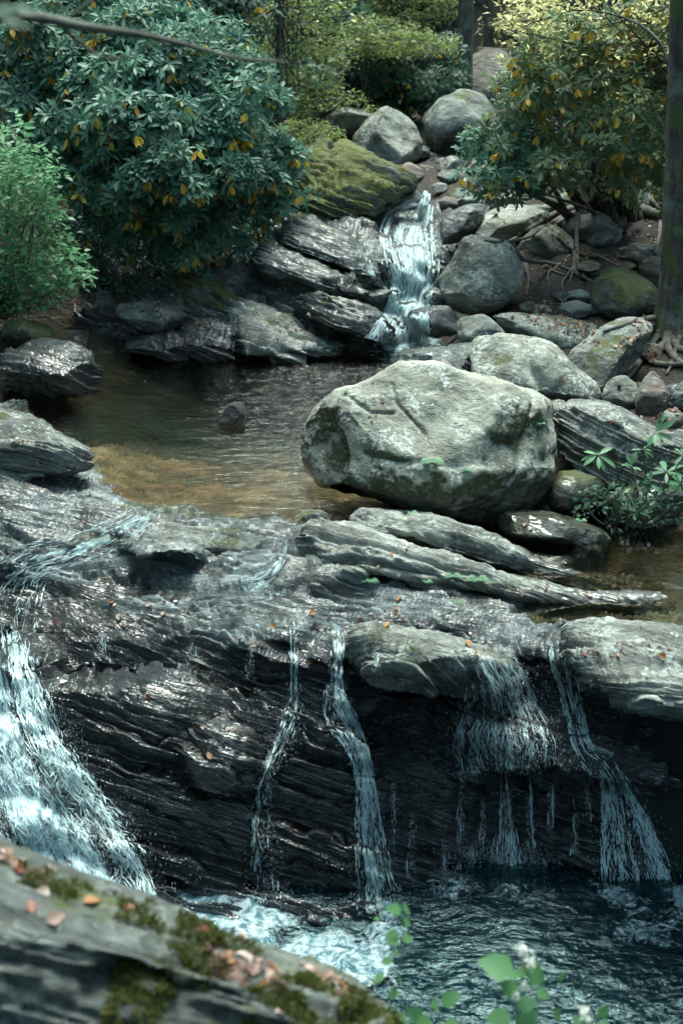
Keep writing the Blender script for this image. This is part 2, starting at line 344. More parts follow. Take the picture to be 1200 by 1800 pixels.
# ------------------------------------------------------------------ the ground: one sheet to the horizon
ctrl = [at(*c) for c in [
 (800,600,12.6),(900,620,12.2),(1000,620,12.0),(1090,560,12.9),(1180,580,12.2),(1300,560,12.2),(960,520,13.2),(1040,450,14.2),(920,450,14.2),
 (1130,430,14.6),(1250,420,14.6),(1000,380,15.2),(1100,350,16),(860,420,15.0),(830,340,17),(950,310,17.5),(1100,280,19),(1250,260,19),
 (700,330,17.8),(640,330,18),(760,290,19.5),(700,290,20),(850,270,21),(560,250,20.5),(600,170,25),(780,170,25),(900,150,26),(1050,140,27),
 (1200,120,28),(450,150,25),(300,150,25),(100,200,23),(500,330,17.8),(420,370,17),
 (1080,720,10.4),(1180,740,10.2),(1300,720,10.2),(980,760,10),(1180,840,9.3),(1100,640,11.6),(1200,660,11.4),(0,700,11.9),(-150,700,11.3),(60,655,12.5),(200,628,13.1),(330,606,13.6),(0,560,12.7),(-150,560,12.3),(150,540,13.4),(300,480,14.3),(200,450,15),(0,400,15),(-300,450,14)]]
ctrl += [atz(px, py, z) for px, py, z in [
 (400,620,-.12),(550,640,-.3),(700,640,-.4),(500,560,.0),(620,500,.2),(700,420,.45),
 (60,720,-.8),(-100,735,-.5),(90,690,-.7),(-60,700,-.3), (150,690,-.8),(300,680,-1.0),(450,690,-.9),(600,700,-.7),(300,740,-.95),(450,750,-.95),(560,780,-.9),(150,760,-.85),
 (200,830,-.7),(350,830,-.75),(480,850,-.7),(540,850,-.7),(650,880,-.6),(800,870,-.4),(800,760,-.5),(900,700,-.1),(950,900,-.25),(1100,960,-.3),(1250,1000,-.2),
 (1200,900,-.05),(1350,900,.2),(1050,1090,-.28),(1200,1100,-.28),(1350,1100,-.1),(-200,800,.1),(0,900,-.3),(300,960,-.5),(600,960,-.5),(850,960,-.5)]]
ctrl += [np.array(c, float) for c in [(-2.5,6.2,-1.9),(-1,6.2,-1.9),(0.5,6.2,-1.9),(2,6.2,-1.9),(3.5,6.4,-1.6),(-2,5,-2),(0,5,-2),(2,4.6,-2),(3.5,5,-1.6),(-1,3.6,-1.6),(1.2,3.6,-1.9),
 (-4.5,6.2,-1.0),(-6.5,7,.0),(5.5,6.5,0),(-6,9.5,.6),(-3,7.6,-.7),(-3.6,8.6,-.35),(-3.2,9.6,-.3),(-3.4,6.8,-1.2),(-8,12,2.2),(7,9,1.2),(9,14,2.6),(8,20,3.2),(-8,20,3.2),(0,1.6,-.5),(-3,1.5,.2),(3,1.5,-.3),(-5,3,.2),(6,3,.4),
 (0,0,1.5),(-3,0,1.6),(3,0,1.5),(-8,-4,2.5),(8,-4,2.5),(0,-6,1.8),(0,34,4.6),(-8,34,5.4),(9,34,5.6),(0,42,7),(-14,30,6),(15,30,6.5),(-14,10,3.5),(14,10,3.5),(-14,42,8),(14,42,8),(0,-14,2.5),(-14,-10,3),(14,-10,3)]]
C3 = np.array(ctrl)
def _k(a, b): r = np.linalg.norm(a[:, None] - b[None], axis=-1); return r
_n = len(C3); A = np.zeros((_n + 3, _n + 3)); A[:_n, :_n] = _k(C3[:, :2], C3[:, :2]) - np.eye(_n) * .03
A[:_n, _n] = 1; A[:_n, _n + 1:] = C3[:, :2]; A[_n, :_n] = 1; A[_n + 1:, :_n] = C3[:, :2].T
_w = np.linalg.solve(A, np.r_[C3[:, 2], 0, 0, 0])
def ground_z(x, y):
    sh = np.shape(x); q = np.stack([np.ravel(x), np.ravel(y)], -1); z = np.zeros(len(q))
    for s0 in range(0, len(q), 40000):
        b = np.clip(q[s0:s0 + 40000], [-16, -16], [16, 44]); z[s0:s0 + 40000] = _k(b, C3[:, :2]) @ _w[:_n] + _w[_n] + b @ _w[_n + 1:]
    out = np.maximum(np.abs(q[:, 0]) - 16, 0) + np.maximum(q[:, 1] - 44, 0) + np.maximum(-16 - q[:, 1], 0)
    return (z + out * .25 * (1 - np.exp(-out / 10))).reshape(sh)
def gY(px, py):                              # depth at which the sight line of a pixel meets the ground
    Yv = np.arange(7.5, 34, .05); p = at(px, py, Yv); h = np.flatnonzero(p[:, 2] < ground_z(p[:, 0], p[:, 1]) + .03); return float(Yv[h[0]]) if len(h) else 30.
xs = np.concatenate([-np.geomspace(90, 5.2, 30), np.arange(-5.1, 6.5, .055), np.geomspace(6.6, 90, 30)])
ys = np.concatenate([-np.geomspace(90, 3, 16), np.arange(-2.7, 5, .3), np.arange(5, 15, .055), np.geomspace(15.06, 44, 180), np.geomspace(45, 150, 22)])
X, Yg = np.meshgrid(xs, ys); Z = ground_z(X, Yg); P = np.stack([X, Yg, Z], -1)
near = sstep(-90, 4, Yg) * (1 - sstep(30, 60, Yg)) * (1 - sstep(8, 30, np.abs(X)))
Z = Z + near * (.10 * fbm(P * 1.4, 4) + .035 * fbm(P * 6, 4, seed=3))
under = (Z < -.04) & (Yg > 7); Z = Z + under * .06 * strata(P, unit([.12, .75, .62]), .16, .5, 4, .7)
P[..., 2] = Z
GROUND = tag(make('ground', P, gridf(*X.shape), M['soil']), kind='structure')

# ------------------------------------------------------------------ bedrock sheets with layered relief
def sheet(name, px, py, Yf, mat, disp, step=2.3, wob=0):
    PX, PY = np.meshgrid(np.arange(px[0], px[1], step), np.arange(py[0], py[1], step * .9)); P = at(PX, PY, Yf(PX, PY))
    if wob: P = at(PX, PY, Yf(PX, np.clip(PY + wob * 2 * fbm(P * 1.3, 2, seed=77) * sstep(930, 1030, PY) * (1 - .85 * sstep(560, 700, PX) * (1 - sstep(1090, 1160, PY))) * (1 - sstep(1480, 1560, PY)), py[0], py[1])))
    N = gnormals(P); N = N * np.sign((N @ np.array([0, -1, .6])))[..., None]; P = P + N * disp(P, PX, PY)[..., None]
    # flip the winding so that faces look at the open side
    o = make(name, P, gridf(*PX.shape)[:, ::-1], mat); return tag(o, kind='structure'), P
def table(cols, rows, T):
    T = np.array(T, float)
    def f(PX, PY):
        c = np.asarray(cols, float); r = np.asarray(rows, float)
        ci = np.clip(np.searchsorted(c, PX) - 1, 0, len(c) - 2); fx = np.clip((PX - c[ci]) / (c[ci + 1] - c[ci]), 0, 1); fx = fx * fx * (3 - 2 * fx)
        ri = np.clip(np.searchsorted(r, PY) - 1, 0, len(r) - 2); fy = np.clip((PY - r[ri]) / (r[ri + 1] - r[ri]), 0, 1)
        return (T[ci, ri] * (1 - fx) + T[ci + 1, ri] * fx) * (1 - fy) + (T[ci, ri + 1] * (1 - fx) + T[ci + 1, ri + 1] * fx) * fy
    return f
rz = [700, 770, 820, 860, 890, 920, 960, 1000, 1050, 1100]
ry = [1140, 1180, 1220, 1260, 1300, 1350, 1400, 1450, 1500, 1560, 1620, 1700]
cols = [-350, 0, 150, 300, 450, 600, 750, 900, 1050, 1250, 1500]
Tz = [[.45,.45,.42,.38,.32,.26,.2,.1,0,-.1],[.30,.30,.27,.2,.14,.08,0,-.08,-.2,-.3],[-1.0,-.55,.06,.11,.07,.02,-.03,-.1,-.16,-.2],
 [-1.1,-.65,-.36,-.15,-.03,.0,-.03,-.08,-.12,-.16],[-1.1,-.7,-.4,-.26,-.12,.02,-.01,-.06,-.1,-.15],[-1.1,-.75,-.45,-.3,-.2,-.06,-.03,-.05,-.1,-.14],
 [-.8,-.6,-.5,-.4,-.3,-.18,-.12,-.1,-.12,-.15],[-.8,-.6,-.5,-.4,-.35,-.3,-.22,-.16,-.13,-.15],[-.8,-.6,-.5,-.4,-.35,-.35,-.3,-.26,-.22,-.18],
 [-.8,-.6,-.5,-.4,-.35,-.35,-.3,-.28,-.26,-.2],[-.8,-.6,-.5,-.4,-.3,-.3,-.25,-.2,-.2,-.2]]
TY = [[7,6.9,6.85,6.8,6.7,6.6,6.45,6.3,6.15,6.05,6,6],[7.0,6.9,6.85,6.8,6.7,6.6,6.45,6.3,6.15,6.05,6,6],[7.3,7.2,6.95,6.88,6.8,6.7,6.6,6.5,6.35,6.2,6.1,6.1],
 [7.25,7.2,6.95,6.82,6.72,6.65,6.6,6.5,6.42,6.33,6.2,6.1],[7.1,7.12,7.08,6.92,6.8,6.75,6.66,6.55,6.47,6.4,6.25,6.1],[7.0,7.0,6.95,6.85,6.77,6.7,6.6,6.55,6.5,6.4,6.25,6.1],
 [7.15,7.35,7.35,7.2,7.1,6.95,6.8,6.7,6.6,6.5,6.3,6.1],[6.98,6.95,6.92,6.85,6.72,6.6,7.0,6.9,6.8,6.6,6.35,6.15],[6.9,6.95,7.0,6.9,6.75,6.6,6.75,6.75,6.7,6.6,6.4,6.2],
 [7.2,7.4,7.6,7.55,7.4,7.2,7.1,7.0,6.9,6.7,6.5,6.3],[7.2,7.4,7.6,7.55,7.4,7.2,7.1,7.0,6.9,6.7,6.5,6.3]]
Tall = [[float(atz(600, r, z)[1]) for r, z in zip(rz, a)] + b for a, b in zip(Tz, TY)]
ledge_Y = table(cols, rz + ry, Tall)
def ledge_disp(P, PX, PY):
    cl = sstep(1040, 1150, PY + 40 * vnoise(P * 2)); sh = 1 - cl
    d = cl * (.095 * strata(P, BN, .17, .25, 1, .55, .08, .9) + .055 * strata(P, BN, .055, .25, 2, .75, .10, .9) + .014 * strata(P, BN, .019, .3, 3, 2.2, .15, .8) + .07 * fbm(P * 1.8, 3, seed=5))
    n2 = unit([.22, .80, .56])
    d = d + sh * ((.045 + .04 * sstep(930, 1000, PY)) * strata(P, n2, .20, .4, 6, .8, .10, .8) + .032 * strata(P, n2, .075, .35, 7, 1.2, .12, .8) + .006 * strata(P, n2, .03, .3, 8, 1.2, .15, .8) + .03 * fbm(P * 3, 4, seed=9)) - .02 * sh
    return d
LEDGE, LP = sheet('bedrock_terrain', (-350, 1500), (702, 1700), ledge_Y, M['ledge'], ledge_disp, wob=30)
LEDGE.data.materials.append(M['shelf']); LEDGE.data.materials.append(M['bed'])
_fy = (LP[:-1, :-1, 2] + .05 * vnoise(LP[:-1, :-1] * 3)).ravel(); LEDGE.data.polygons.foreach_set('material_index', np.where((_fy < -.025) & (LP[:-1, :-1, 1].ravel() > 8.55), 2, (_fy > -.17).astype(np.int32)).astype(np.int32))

BN2 = unit([.34, .25, .86])
mc = [130, 250, 350, 450, 550, 620, 700, 760, 860]; mr = [345, 380, 420, 460, 500, 540, 580, 610, 645]
mT = [[.4,.4,.35,.3,.2,.1,-.1,-.2,-.45],[.85,.8,.7,.6,.5,.4,.2,.05,-.35],[.95,.9,.75,.62,.5,.38,.2,.05,-.35],[1.0,.95,.8,.65,.5,.36,.2,.04,-.35],[1.0,.95,.85,.7,.55,.38,.2,.02,-.35],
 [1.0,.95,.87,.77,.64,.40,.17,.0,-.35],[.95,.86,.8,.7,.5,.3,.1,-.04,-.35],[.92,.84,.78,.66,.45,.25,.05,-.15,-.4],[.95,.9,.8,.65,.45,.25,.0,-.2,-.4]]
mid_Y = table(mc, mr, [[float(atz(600, r, z)[1]) for r, z in zip(mr, a)] for a in mT])
def mid_disp(P, PX, PY):
    return .13 * strata(P, BN2, .24, .3, 11, .45, .10, .9) + .055 * strata(P, BN2, .08, .3, 12, .9, .12, .9) + .016 * strata(P, BN2, .03, .3, 13, 1.6, .15, .8) + .06 * fbm(P * 1.6, 4, seed=14)
MID, MP = sheet('bedrock_slope_terrain', (130, 860), (347, 645), mid_Y, rock_mat('wet_slope_rock', (.01, .014, .016), (.055, .065, .066), (.2, .215, .215), moss=.22, lichen=.5, wet=.55, bed=BN2, bedk=7, rust=.2, bump=1.6), mid_disp, 1.5)

# ------------------------------------------------------------------ loose rocks: closed, lofted along their long axis
def rock(name, label, cat, poly, Y, T, mat, kv=.4, box=.7, fac=12, amp=.05, lay=0., bn=BN, th=.09, carve=(), seed=0, px=2.2, group=None, back=1., fq=1., smooth=2):
    r_ = np.random.default_rng(seed + 100); poly = chaikin(np.array(poly, float), smooth); c = poly.mean(0); poly = c + (poly - c) * (1 + (.010 * max(0, fac - 1) if px > 1.5 or fac < 5 or len(poly) < 80 else .022))
    q = poly - c; ev, V = np.linalg.eigh(q.T @ q); ax = V[:, 1]; ax = ax if ax[0] > 0 else -ax
    if (np.ptp(q[:, 0]) < np.ptp(q[:, 1]) * 1.6) and abs(ax[0]) < .9 and np.ptp(q @ V[:, 1]) < 1.35 * np.ptp(q @ V[:, 0]): ax = np.array([1., 0.])
    bx = np.array([-ax[1], ax[0]]); a = q @ ax; b = q @ bx
    n = int(np.clip(np.ptp(a) / px, 24, 230)); m = int(np.clip((np.ptp(b) * 2 + 60) / px, 32, 260))
    t = np.linspace(0, np.pi, n); A_ = a.min() + np.ptp(a) * (1 - np.cos(t)) / 2; A_[0] += 1e-3; A_[-1] -= 1e-3
    a2, b2 = np.roll(a, -1), np.roll(b, -1); lo = np.zeros(n); hi = np.zeros(n)
    for k, av in enumerate(A_):
        s_ = ((a - av) * (a2 - av)) <= 0; f_ = (av - a[s_]) / np.where(np.abs(a2[s_] - a[s_]) < 1e-9, 1e-9, a2[s_] - a[s_]); v = b[s_] + np.clip(f_, 0, 1) * (b2[s_] - b[s_])
        lo[k], hi[k] = (v.min(), v.max()) if len(v) else (0, 0)
    e = .035 * np.ptp(a); d = np.minimum(A_ - a.min(), a.max() - A_); capf = np.sqrt(np.clip(1 - (1 - np.clip(d / e, 0, 1)) ** 2, 0, 1)); capf[[0, -1]] = 0
    W = (hi - lo) / 2 * capf; Cc = (hi + lo) / 2; dcap = np.sqrt(np.clip(1 - ((A_ - (a.min() + a.max()) / 2) / (np.ptp(a) / 2)) ** 2, 0, 1)) ** .75
    th_ = np.linspace(0, 2 * np.pi, m, endpoint=False); cs, sn = np.cos(th_), np.sin(th_)
    bb = Cc[:, None] + W[:, None] * (np.sign(cs) * np.abs(cs) ** box)[None]
    dp = (T * (W / W.max()) ** .35 * dcap)[:, None] * (np.sign(sn) * np.abs(sn) ** box)[None]; dp = np.where(dp > 0, dp * back, dp)
    PXY = c + A_[:, None, None] * ax + bb[..., None] * bx
    hgt = (c[1] - PXY[..., 1]) * Y / F
    P = at(PXY[..., 0], PXY[..., 1], Y + dp + kv * hgt)
    size = math.sqrt(np.ptp(a) * np.ptp(b)) * Y / F
    ctr = P.mean((0, 1))
    for _ in range(fac):
        nn = unit(r_.normal(size=3) * [1, 1, .8]); s_ = (P - ctr) @ nn; lim = np.percentile(s_, r_.uniform(86, 97)); ex = np.maximum(s_ - lim, 0); P = P - (ex * .88)[..., None] * nn
    N = gnormals(P, True); N = N * np.sign(np.median(np.sum(N * (P - ctr), -1)) or 1)
    S = seed * 3.7
    D = size * (amp * 1.6 * fbm(P * (1.7 / size) * fq + S, 4) + amp * .5 * fbm(P * (6 / size) * fq + S, 4, .6))
    crm = sstep(0, .3, vnoise(P * (1.2 / size) + S + 31)); cr_ = np.abs(vnoise(P * (2.1 / size) * fq * [1, 1, 1.8] + S + 50) + .4 * vnoise(P * (7 / size) + S)); D = D - crm * size * amp * .5 * np.exp(-(cr_ / .03) ** 2)
    if lay: D = D + lay * strata(P, bn, th, .3, seed, .8, .14, .8) + lay * .45 * strata(P, bn, th * .35, .3, seed + 1, 1.3, .14, .8) + lay * .18 * strata(P, bn, th * .13, .3, seed + 2, 2.2, .2, .8)
    for line, wd, dep in carve:
        L = np.array(line, float); dm = np.full(PXY.shape[:2], 1e9)
        for p0, p1 in zip(L[:-1], L[1:]):
            u = np.clip(((PXY - p0) @ (p1 - p0)) / max(((p1 - p0) ** 2).sum(), 1e-6), 0, 1); dm = np.minimum(dm, np.linalg.norm(PXY - p0 - u[..., None] * (p1 - p0), axis=-1))
        dm = dm + 3 * vnoise(P * 9)
        D = D - dep * np.exp(-(dm / wd) ** 2) * (np.sin(th_) < .15)[None]
    P = P + N * (D * np.minimum(1, dcap * 3)[:, None])[..., None]
    P[0] = P[0].mean(0); P[-1] = P[-1].mean(0)
    Fq = gridf(n, m, True)
    v0 = P.reshape(-1, 3)[Fq[n * m // 2]]
    o = make(name, P, Fq, M[mat] if isinstance(mat, str) else mat); me = o.data
    # outward winding
    k = len(Fq) // 2; pk = me.polygons[k]
    s_ = 0
    for kk in range(0, len(Fq), max(1, len(Fq) // 60)): pp = me.polygons[kk]; s_ += pp.area * (pp.normal.dot(pp.center - Vector(ctr)))
    if s_ < 0: me.flip_normals()
    return tag(o, label, cat, group)

rock('boulder', 'huge pale grey boulder with a cracked face standing beside the pool', 'boulder',
 [(531,775),(543,735),(580,697),(640,668),(715,641),(765,642),(800,656),(860,665),(905,680),(950,697),(970,730),(974,790),(966,850),(948,893),(880,914),(800,914),(720,902),(665,884),(640,872),(600,866),(560,850),(537,815)],
 9.35, .72, rock_mat('big_boulder_stone', (.07, .075, .064), (.19, .20, .165), (.33, .34, .285), moss=.98, mosscol=(.034, .04, .015), lichen=.95, bed=(.1, .3, 1), bedk=2, line=.12, up=-1.6), kv=.42, box=.52, fac=8, amp=.045, seed=3, fq=1.3, px=1.5,
 carve=[([(690,665),(697,690),(720,715),(745,742),(752,770)], 3, .04), ([(752,768),(800,772),(850,776),(895,776),(925,770)], 3, .05), ([(600,690),(650,712),(690,708)], 4, .03), ([(640,800),(700,812),(770,818),(860,815)], 5, .025),
        ([(770,790),(800,805),(850,800),(905,795)], 22, .03), ([(560,760),(590,790),(600,850)], 5, .03), ([(935,700),(925,780),(905,850)], 4, .03), ([(585,862),(640,880)], 8, .05)])
BO = lambda *a, **k: rock('boulder', *a, **k)
BO('round grey boulder with a domed top beside the white upper cascade', 'boulder', [(775,485),(782,448),(815,422),(850,415),(890,424),(914,452),(917,490),(908,522),(880,537),(840,546),(800,540),(780,518)], 13.2, .42, 'pale', kv=.35, fac=7, seed=5, px=1.6)
BO('dark damp boulder at the foot of the upper cascade', 'boulder', [(717,553),(735,541),(790,540),(810,552),(812,590),(775,596),(745,584),(727,568)], 12.9, .3, 'damp', kv=.5, seed=6)
BO('small grey boulder between the dark damp boulder and the long flat slab', 'boulder', [(806,562),(830,552),(850,557),(880,580),(888,600),(860,615),(812,612)], 12.4, .25, 'grey', seed=7)
rock('rock_slab', 'long flat grey slab lying below the round boulder', 'slab', [(871,553),(890,549),(960,558),(1010,567),(1046,580),(1035,602),(1000,620),(950,608),(890,590),(876,575)], 12.5, .3, 'pale', kv=.9, lay=.01, seed=8)
BO('broad grey boulder with a mossy right end behind the huge boulder', 'boulder', [(831,602),(850,587),(900,589),(940,597),(975,607),(1005,640),(1044,672),(1051,700),(1036,720),(980,722),(930,712),(880,700),(840,690),(828,650)], 10.9, .42, 'pale', kv=.7, fac=8, seed=9, px=1.6,
   carve=[([(925,600),(930,640),(960,690)], 9, .05)])
BO('slanting grey boulder leaning against the bank below the big tree trunk', 'boulder', [(1000,622),(1030,603),(1060,578),(1100,566),(1140,562),(1146,600),(1120,630),(1085,662),(1050,690),(1030,672),(1000,645)], 11.2, .32, 'grey', kv=1.0, fac=8, seed=10, px=1.8)
rock('rock_slab', 'flat dark topped slab at the pool edge behind the huge boulder', 'slab', [(697,628),(715,616),(790,612),(838,614),(838,660),(760,662),(700,650)], 11.1, .35, 'damp', kv=1.3, lay=.02, seed=11)
BO('small rounded stone left of the upright pinkish stone', 'stone', [(1060,680),(1080,664),(1110,664),(1122,685),(1120,712),(1090,722),(1062,712)], 10.6, .16, 'grey', seed=12)
BO('upright pinkish brown stone with a pointed top', 'stone', [(1118,705),(1124,680),(1138,657),(1150,654),(1174,684),(1172,715),(1155,732),(1122,730)], 10.4, .14, 'brown', seed=13, fac=10)
BO('dark stone at the right edge beside the pinkish stone', 'stone', [(1176,700),(1190,672),(1230,665),(1250,690),(1240,715),(1190,720)], 10.4, .2, 'grey', seed=14)
BO('large wedge boulder at the right behind the green seedling', 'boulder', [(976,728),(1010,711),(1060,714),(1110,735),(1160,757),(1260,770),(1280,850),(1200,872),(1110,860),(1040,838),(1000,805),(980,765)], 9.6, .5, 'slab', kv=.9, fac=7, lay=.022, bn=(.35, .1, .9), th=.07, seed=15, px=1.6)
BO('small smooth stone wedged behind the right top of the huge boulder', 'stone', [(960,710),(975,703),(998,704),(1008,715),(1000,728),(962,728)], 10.0, .1, 'pale', seed=16)
BO('low moss rimmed slab under the right end of the huge boulder', 'boulder', [(876,912),(900,896),(960,902),(1010,915),(1060,935),(1069,955),(1050,974),(985,965),(920,950),(882,932)], 8.75, .3, 'mossy', kv=1.1, seed=17, px=1.8)
BO('dark mossy stone in the gap right of the huge boulder', 'stone', [(962,838),(990,828),(1030,835),(1062,850),(1060,880),(1010,900),(965,892)], 9.2, .22, 'mossy', seed=18)
BO('dark shaded stone under the green seedling', 'stone', [(1060,890),(1090,860),(1150,850),(1230,860),(1260,920),(1200,965),(1110,960),(1060,925)], 9.1, .3, 'mossy', seed=19)
BO('flattened grey boulder with smooth top above the round boulder', 'boulder', [(828,430),(838,400),(860,373),(900,364),(950,370),(962,385),(940,402),(915,410),(880,428),(848,440)], 14.9, .4, 'pale', kv=.9, seed=20)
rock('rock_slab', 'narrow flat slab reaching right above the flattened boulder', 'slab', [(885,366),(930,361),(985,360),(990,372),(960,382),(900,380)], 15.6, .3, 'pale', kv=1.2, seed=21)
BO('blue grey wet boulder beside the head of the upper cascade', 'boulder', [(772,408),(779,386),(808,365),(846,359),(850,378),(832,410),(802,434),(778,428)], 14.8, .3, 'damp', kv=.6, seed=22)
BO('dark brown boulder wrapped by thin roots', 'boulder', [(915,430),(930,407),(958,396),(990,407),(1010,435),(1004,460),(965,466),(930,458)], 14.3, .28, 'grey', kv=.6, seed=23)
BO('egg shaped grey boulder below the dark tree base', 'boulder', [(990,388),(1015,374),(1060,376),(1090,395),(1087,420),(1055,434),(1010,424)], 14.7, .28, 'grey', kv=.6, seed=24)
BO('mossy boulder with a pale blue lichen patch beside the large tree trunk', 'boulder', [(1041,505),(1052,482),(1078,470),(1105,478),(1150,508),(1160,535),(1110,552),(1070,566),(1047,548)], 12.8, .3, 'mossy', kv=.5, seed=25)
BO('large grey block behind the right rhododendron', 'boulder', [(845,350),(870,315),(940,305),(1010,300),(1040,335),(1030,370),(940,368),(860,366)], 17, .5, 'grey', kv=.4, seed=26)
BO('tall pale block half hidden by the right rhododendron leaves', 'boulder', [(945,300),(985,265),(1040,270),(1060,320),(1050,372),(960,372)], 17.8, .5, 'pale', kv=.3, seed=27)
BO('grey boulder at the left end of the far boulder row', 'boulder', [(572,207),(590,187),(615,180),(648,189),(660,207),(655,235),(625,246),(588,240)], 21.3, .5, 'pale', kv=.3, seed=28)
BO('pointed pale grey boulder in the middle of the far boulder row', 'boulder', [(618,248),(645,214),(668,193),(692,189),(718,205),(734,240),(738,265),(718,294),(680,298),(640,280)], 20.2, .6, 'pale', kv=.3, fac=10, seed=29)
BO('big dark blocky boulder right of the far boulder row', 'boulder', [(747,208),(775,180),(808,164),(842,172),(864,200),(868,240),(855,275),(800,284),(764,270),(750,240)], 21, .7, 'grey', kv=.25, fac=11, seed=30)
BO('far rounded boulder beside the thin grey tree', 'boulder', [(782,140),(800,115),(830,94),(870,92),(912,110),(925,150),(900,178),(840,182),(795,168)], 25, .9, 'brown', kv=.4, seed=31)
BO('long moss covered boulder overhanging the head of the cascade', 'boulder', [(498,318),(520,280),(560,250),(600,243),(640,262),(682,285),(717,305),(722,335),(700,360),(640,388),(580,398),(525,380),(500,350)], 15.9, .6, 'moss_green', kv=1.0, fac=6, lay=.06, bn=BN2, th=.2, seed=32, px=1.6)
BO('dark flat rock jutting over the head of the cascade', 'boulder', [(668,355),(680,330),(715,326),(748,345),(742,368),(700,372),(672,372)], 15.9, .3, 'damp', kv=.8, seed=33)
BO('dark low rock below the mossy boulder', 'stone', [(655,365),(672,352),(692,355),(700,375),(675,382),(655,380)], 15.7, .15, 'damp', seed=34)
for k_, (pl, Y_, mt, lb) in enumerate([
 ([(720,318),(725,293),(745,288),(764,296),(766,314),(745,320)], 19.4, 'brown', 'small brown stone just right of the pointed boulder'),
 ([(722,336),(724,316),(762,316),(766,330),(745,338)], 18.8, 'damp', 'small dark stone above the head of the cascade'),
 ([(762,318),(770,300),(806,298),(815,308),(800,318),(775,322)], 19.2, 'grey', 'flat grey stone near the top of the stream bed'),
 ([(762,338),(768,320),(812,316),(830,322),(815,340),(778,346)], 18.2, 'grey', 'tilted grey stone right of the little upper fall'),
 ([(795,325),(812,312),(840,314),(850,330),(830,342),(800,340)], 18.0, 'damp', 'dark stone against the bank below the far dark boulder'),
 ([(764,368),(766,352),(790,345),(812,352),(808,370),(780,378)], 16.8, 'brown', 'angular brown stone beside the cascade head'),
 ([(800,355),(815,345),(845,346),(850,362),(820,372)], 16.6, 'grey', 'small grey stone touching the blue grey boulder'),
 ([(735,282),(745,268),(770,272),(778,290),(752,296)], 20.5, 'brown', 'small brown stone in the gap between the far boulders'),
 ([(820,300),(830,280),(862,278),(870,300),(845,312)], 20, 'grey', 'pale stone under the far dark boulder')]):
    BO(lb, 'stone', pl, Y_, .16, mt, seed=40 + k_, fac=10, amp=.06)
BO('small wet stone standing alone in the pool', 'stone', [(380,750),(392,728),(398,714),(415,706),(429,711),(431,738),(425,752),(400,760)], 10.75, .14, 'black', kv=.3, seed=50, fac=10, px=1.2)
BO('dark lumpy boulder at the left edge of the pool', 'boulder', [(6,648),(25,620),(60,607),(110,606),(150,618),(178,653),(172,680),(120,697),(60,694),(15,690)], 11.9, .45, M['ledge'], kv=.9, lay=.03, seed=51, px=1.6)
BO('mossy block above the dark boulder at the left edge', 'boulder', [(5,590),(20,565),(50,556),(85,572),(95,600),(60,615),(15,612)], 12.6, .3, 'mossy', seed=52)
BO('mossy brown boulder under the large rhododendron', 'boulder', [(300,500),(325,475),(360,478),(400,503),(428,530),(428,556),(370,566),(315,552)], 13.9, .35, 'mossy', kv=1.1, lay=.04, bn=BN2, th=.12, seed=53)
rock('rock_slab', 'long dark layered slab ending in a blunt grey nose', 'slab', [(330,462),(395,448),(455,464),(505,492),(528,512),(522,538),(480,552),(425,542),(385,518),(340,492)], 14.3, .3, 'damp', kv=1.3, lay=.055, box=.5, fac=4, bn=BN2, th=.1, seed=54)
rock('rock_slab', 'pale sloping slab running into the far edge of the pool', 'slab', [(395,575),(418,532),(450,530),(500,560),(560,590),(610,612),(570,632),(470,634),(400,626)], 13.3, .35, 'slab', kv=1.3, lay=.055, box=.5, fac=4, bn=BN2, th=.09, seed=55)
BO('dark stone with leaf litter at the far left pool edge', 'stone', [(205,545),(235,528),(290,535),(325,552),(320,575),(260,585),(215,575)], 13.3, .3, 'damp', kv=.9, seed=56)
rock('rock_slab', 'wet dark block overhung by leaves at the back left of the pool', 'slab', [(300,580),(330,565),(395,572),(420,595),(410,632),(340,636),(240,630),(215,610)], 13.2, .35, M['ledge'], kv=1.2, lay=.05, box=.5, seed=57)
BO('pale grey green rock rising at the left edge of the near shelf', 'boulder', [(-90,760),(-40,728),(5,730),(50,742),(105,768),(152,797),(150,815),(100,830),(30,842),(-60,845)], 9.35, .5, 'slab', kv=1.8, lay=.03, bn=unit([.1, .6, .8]), th=.09, seed=58, px=1.6)
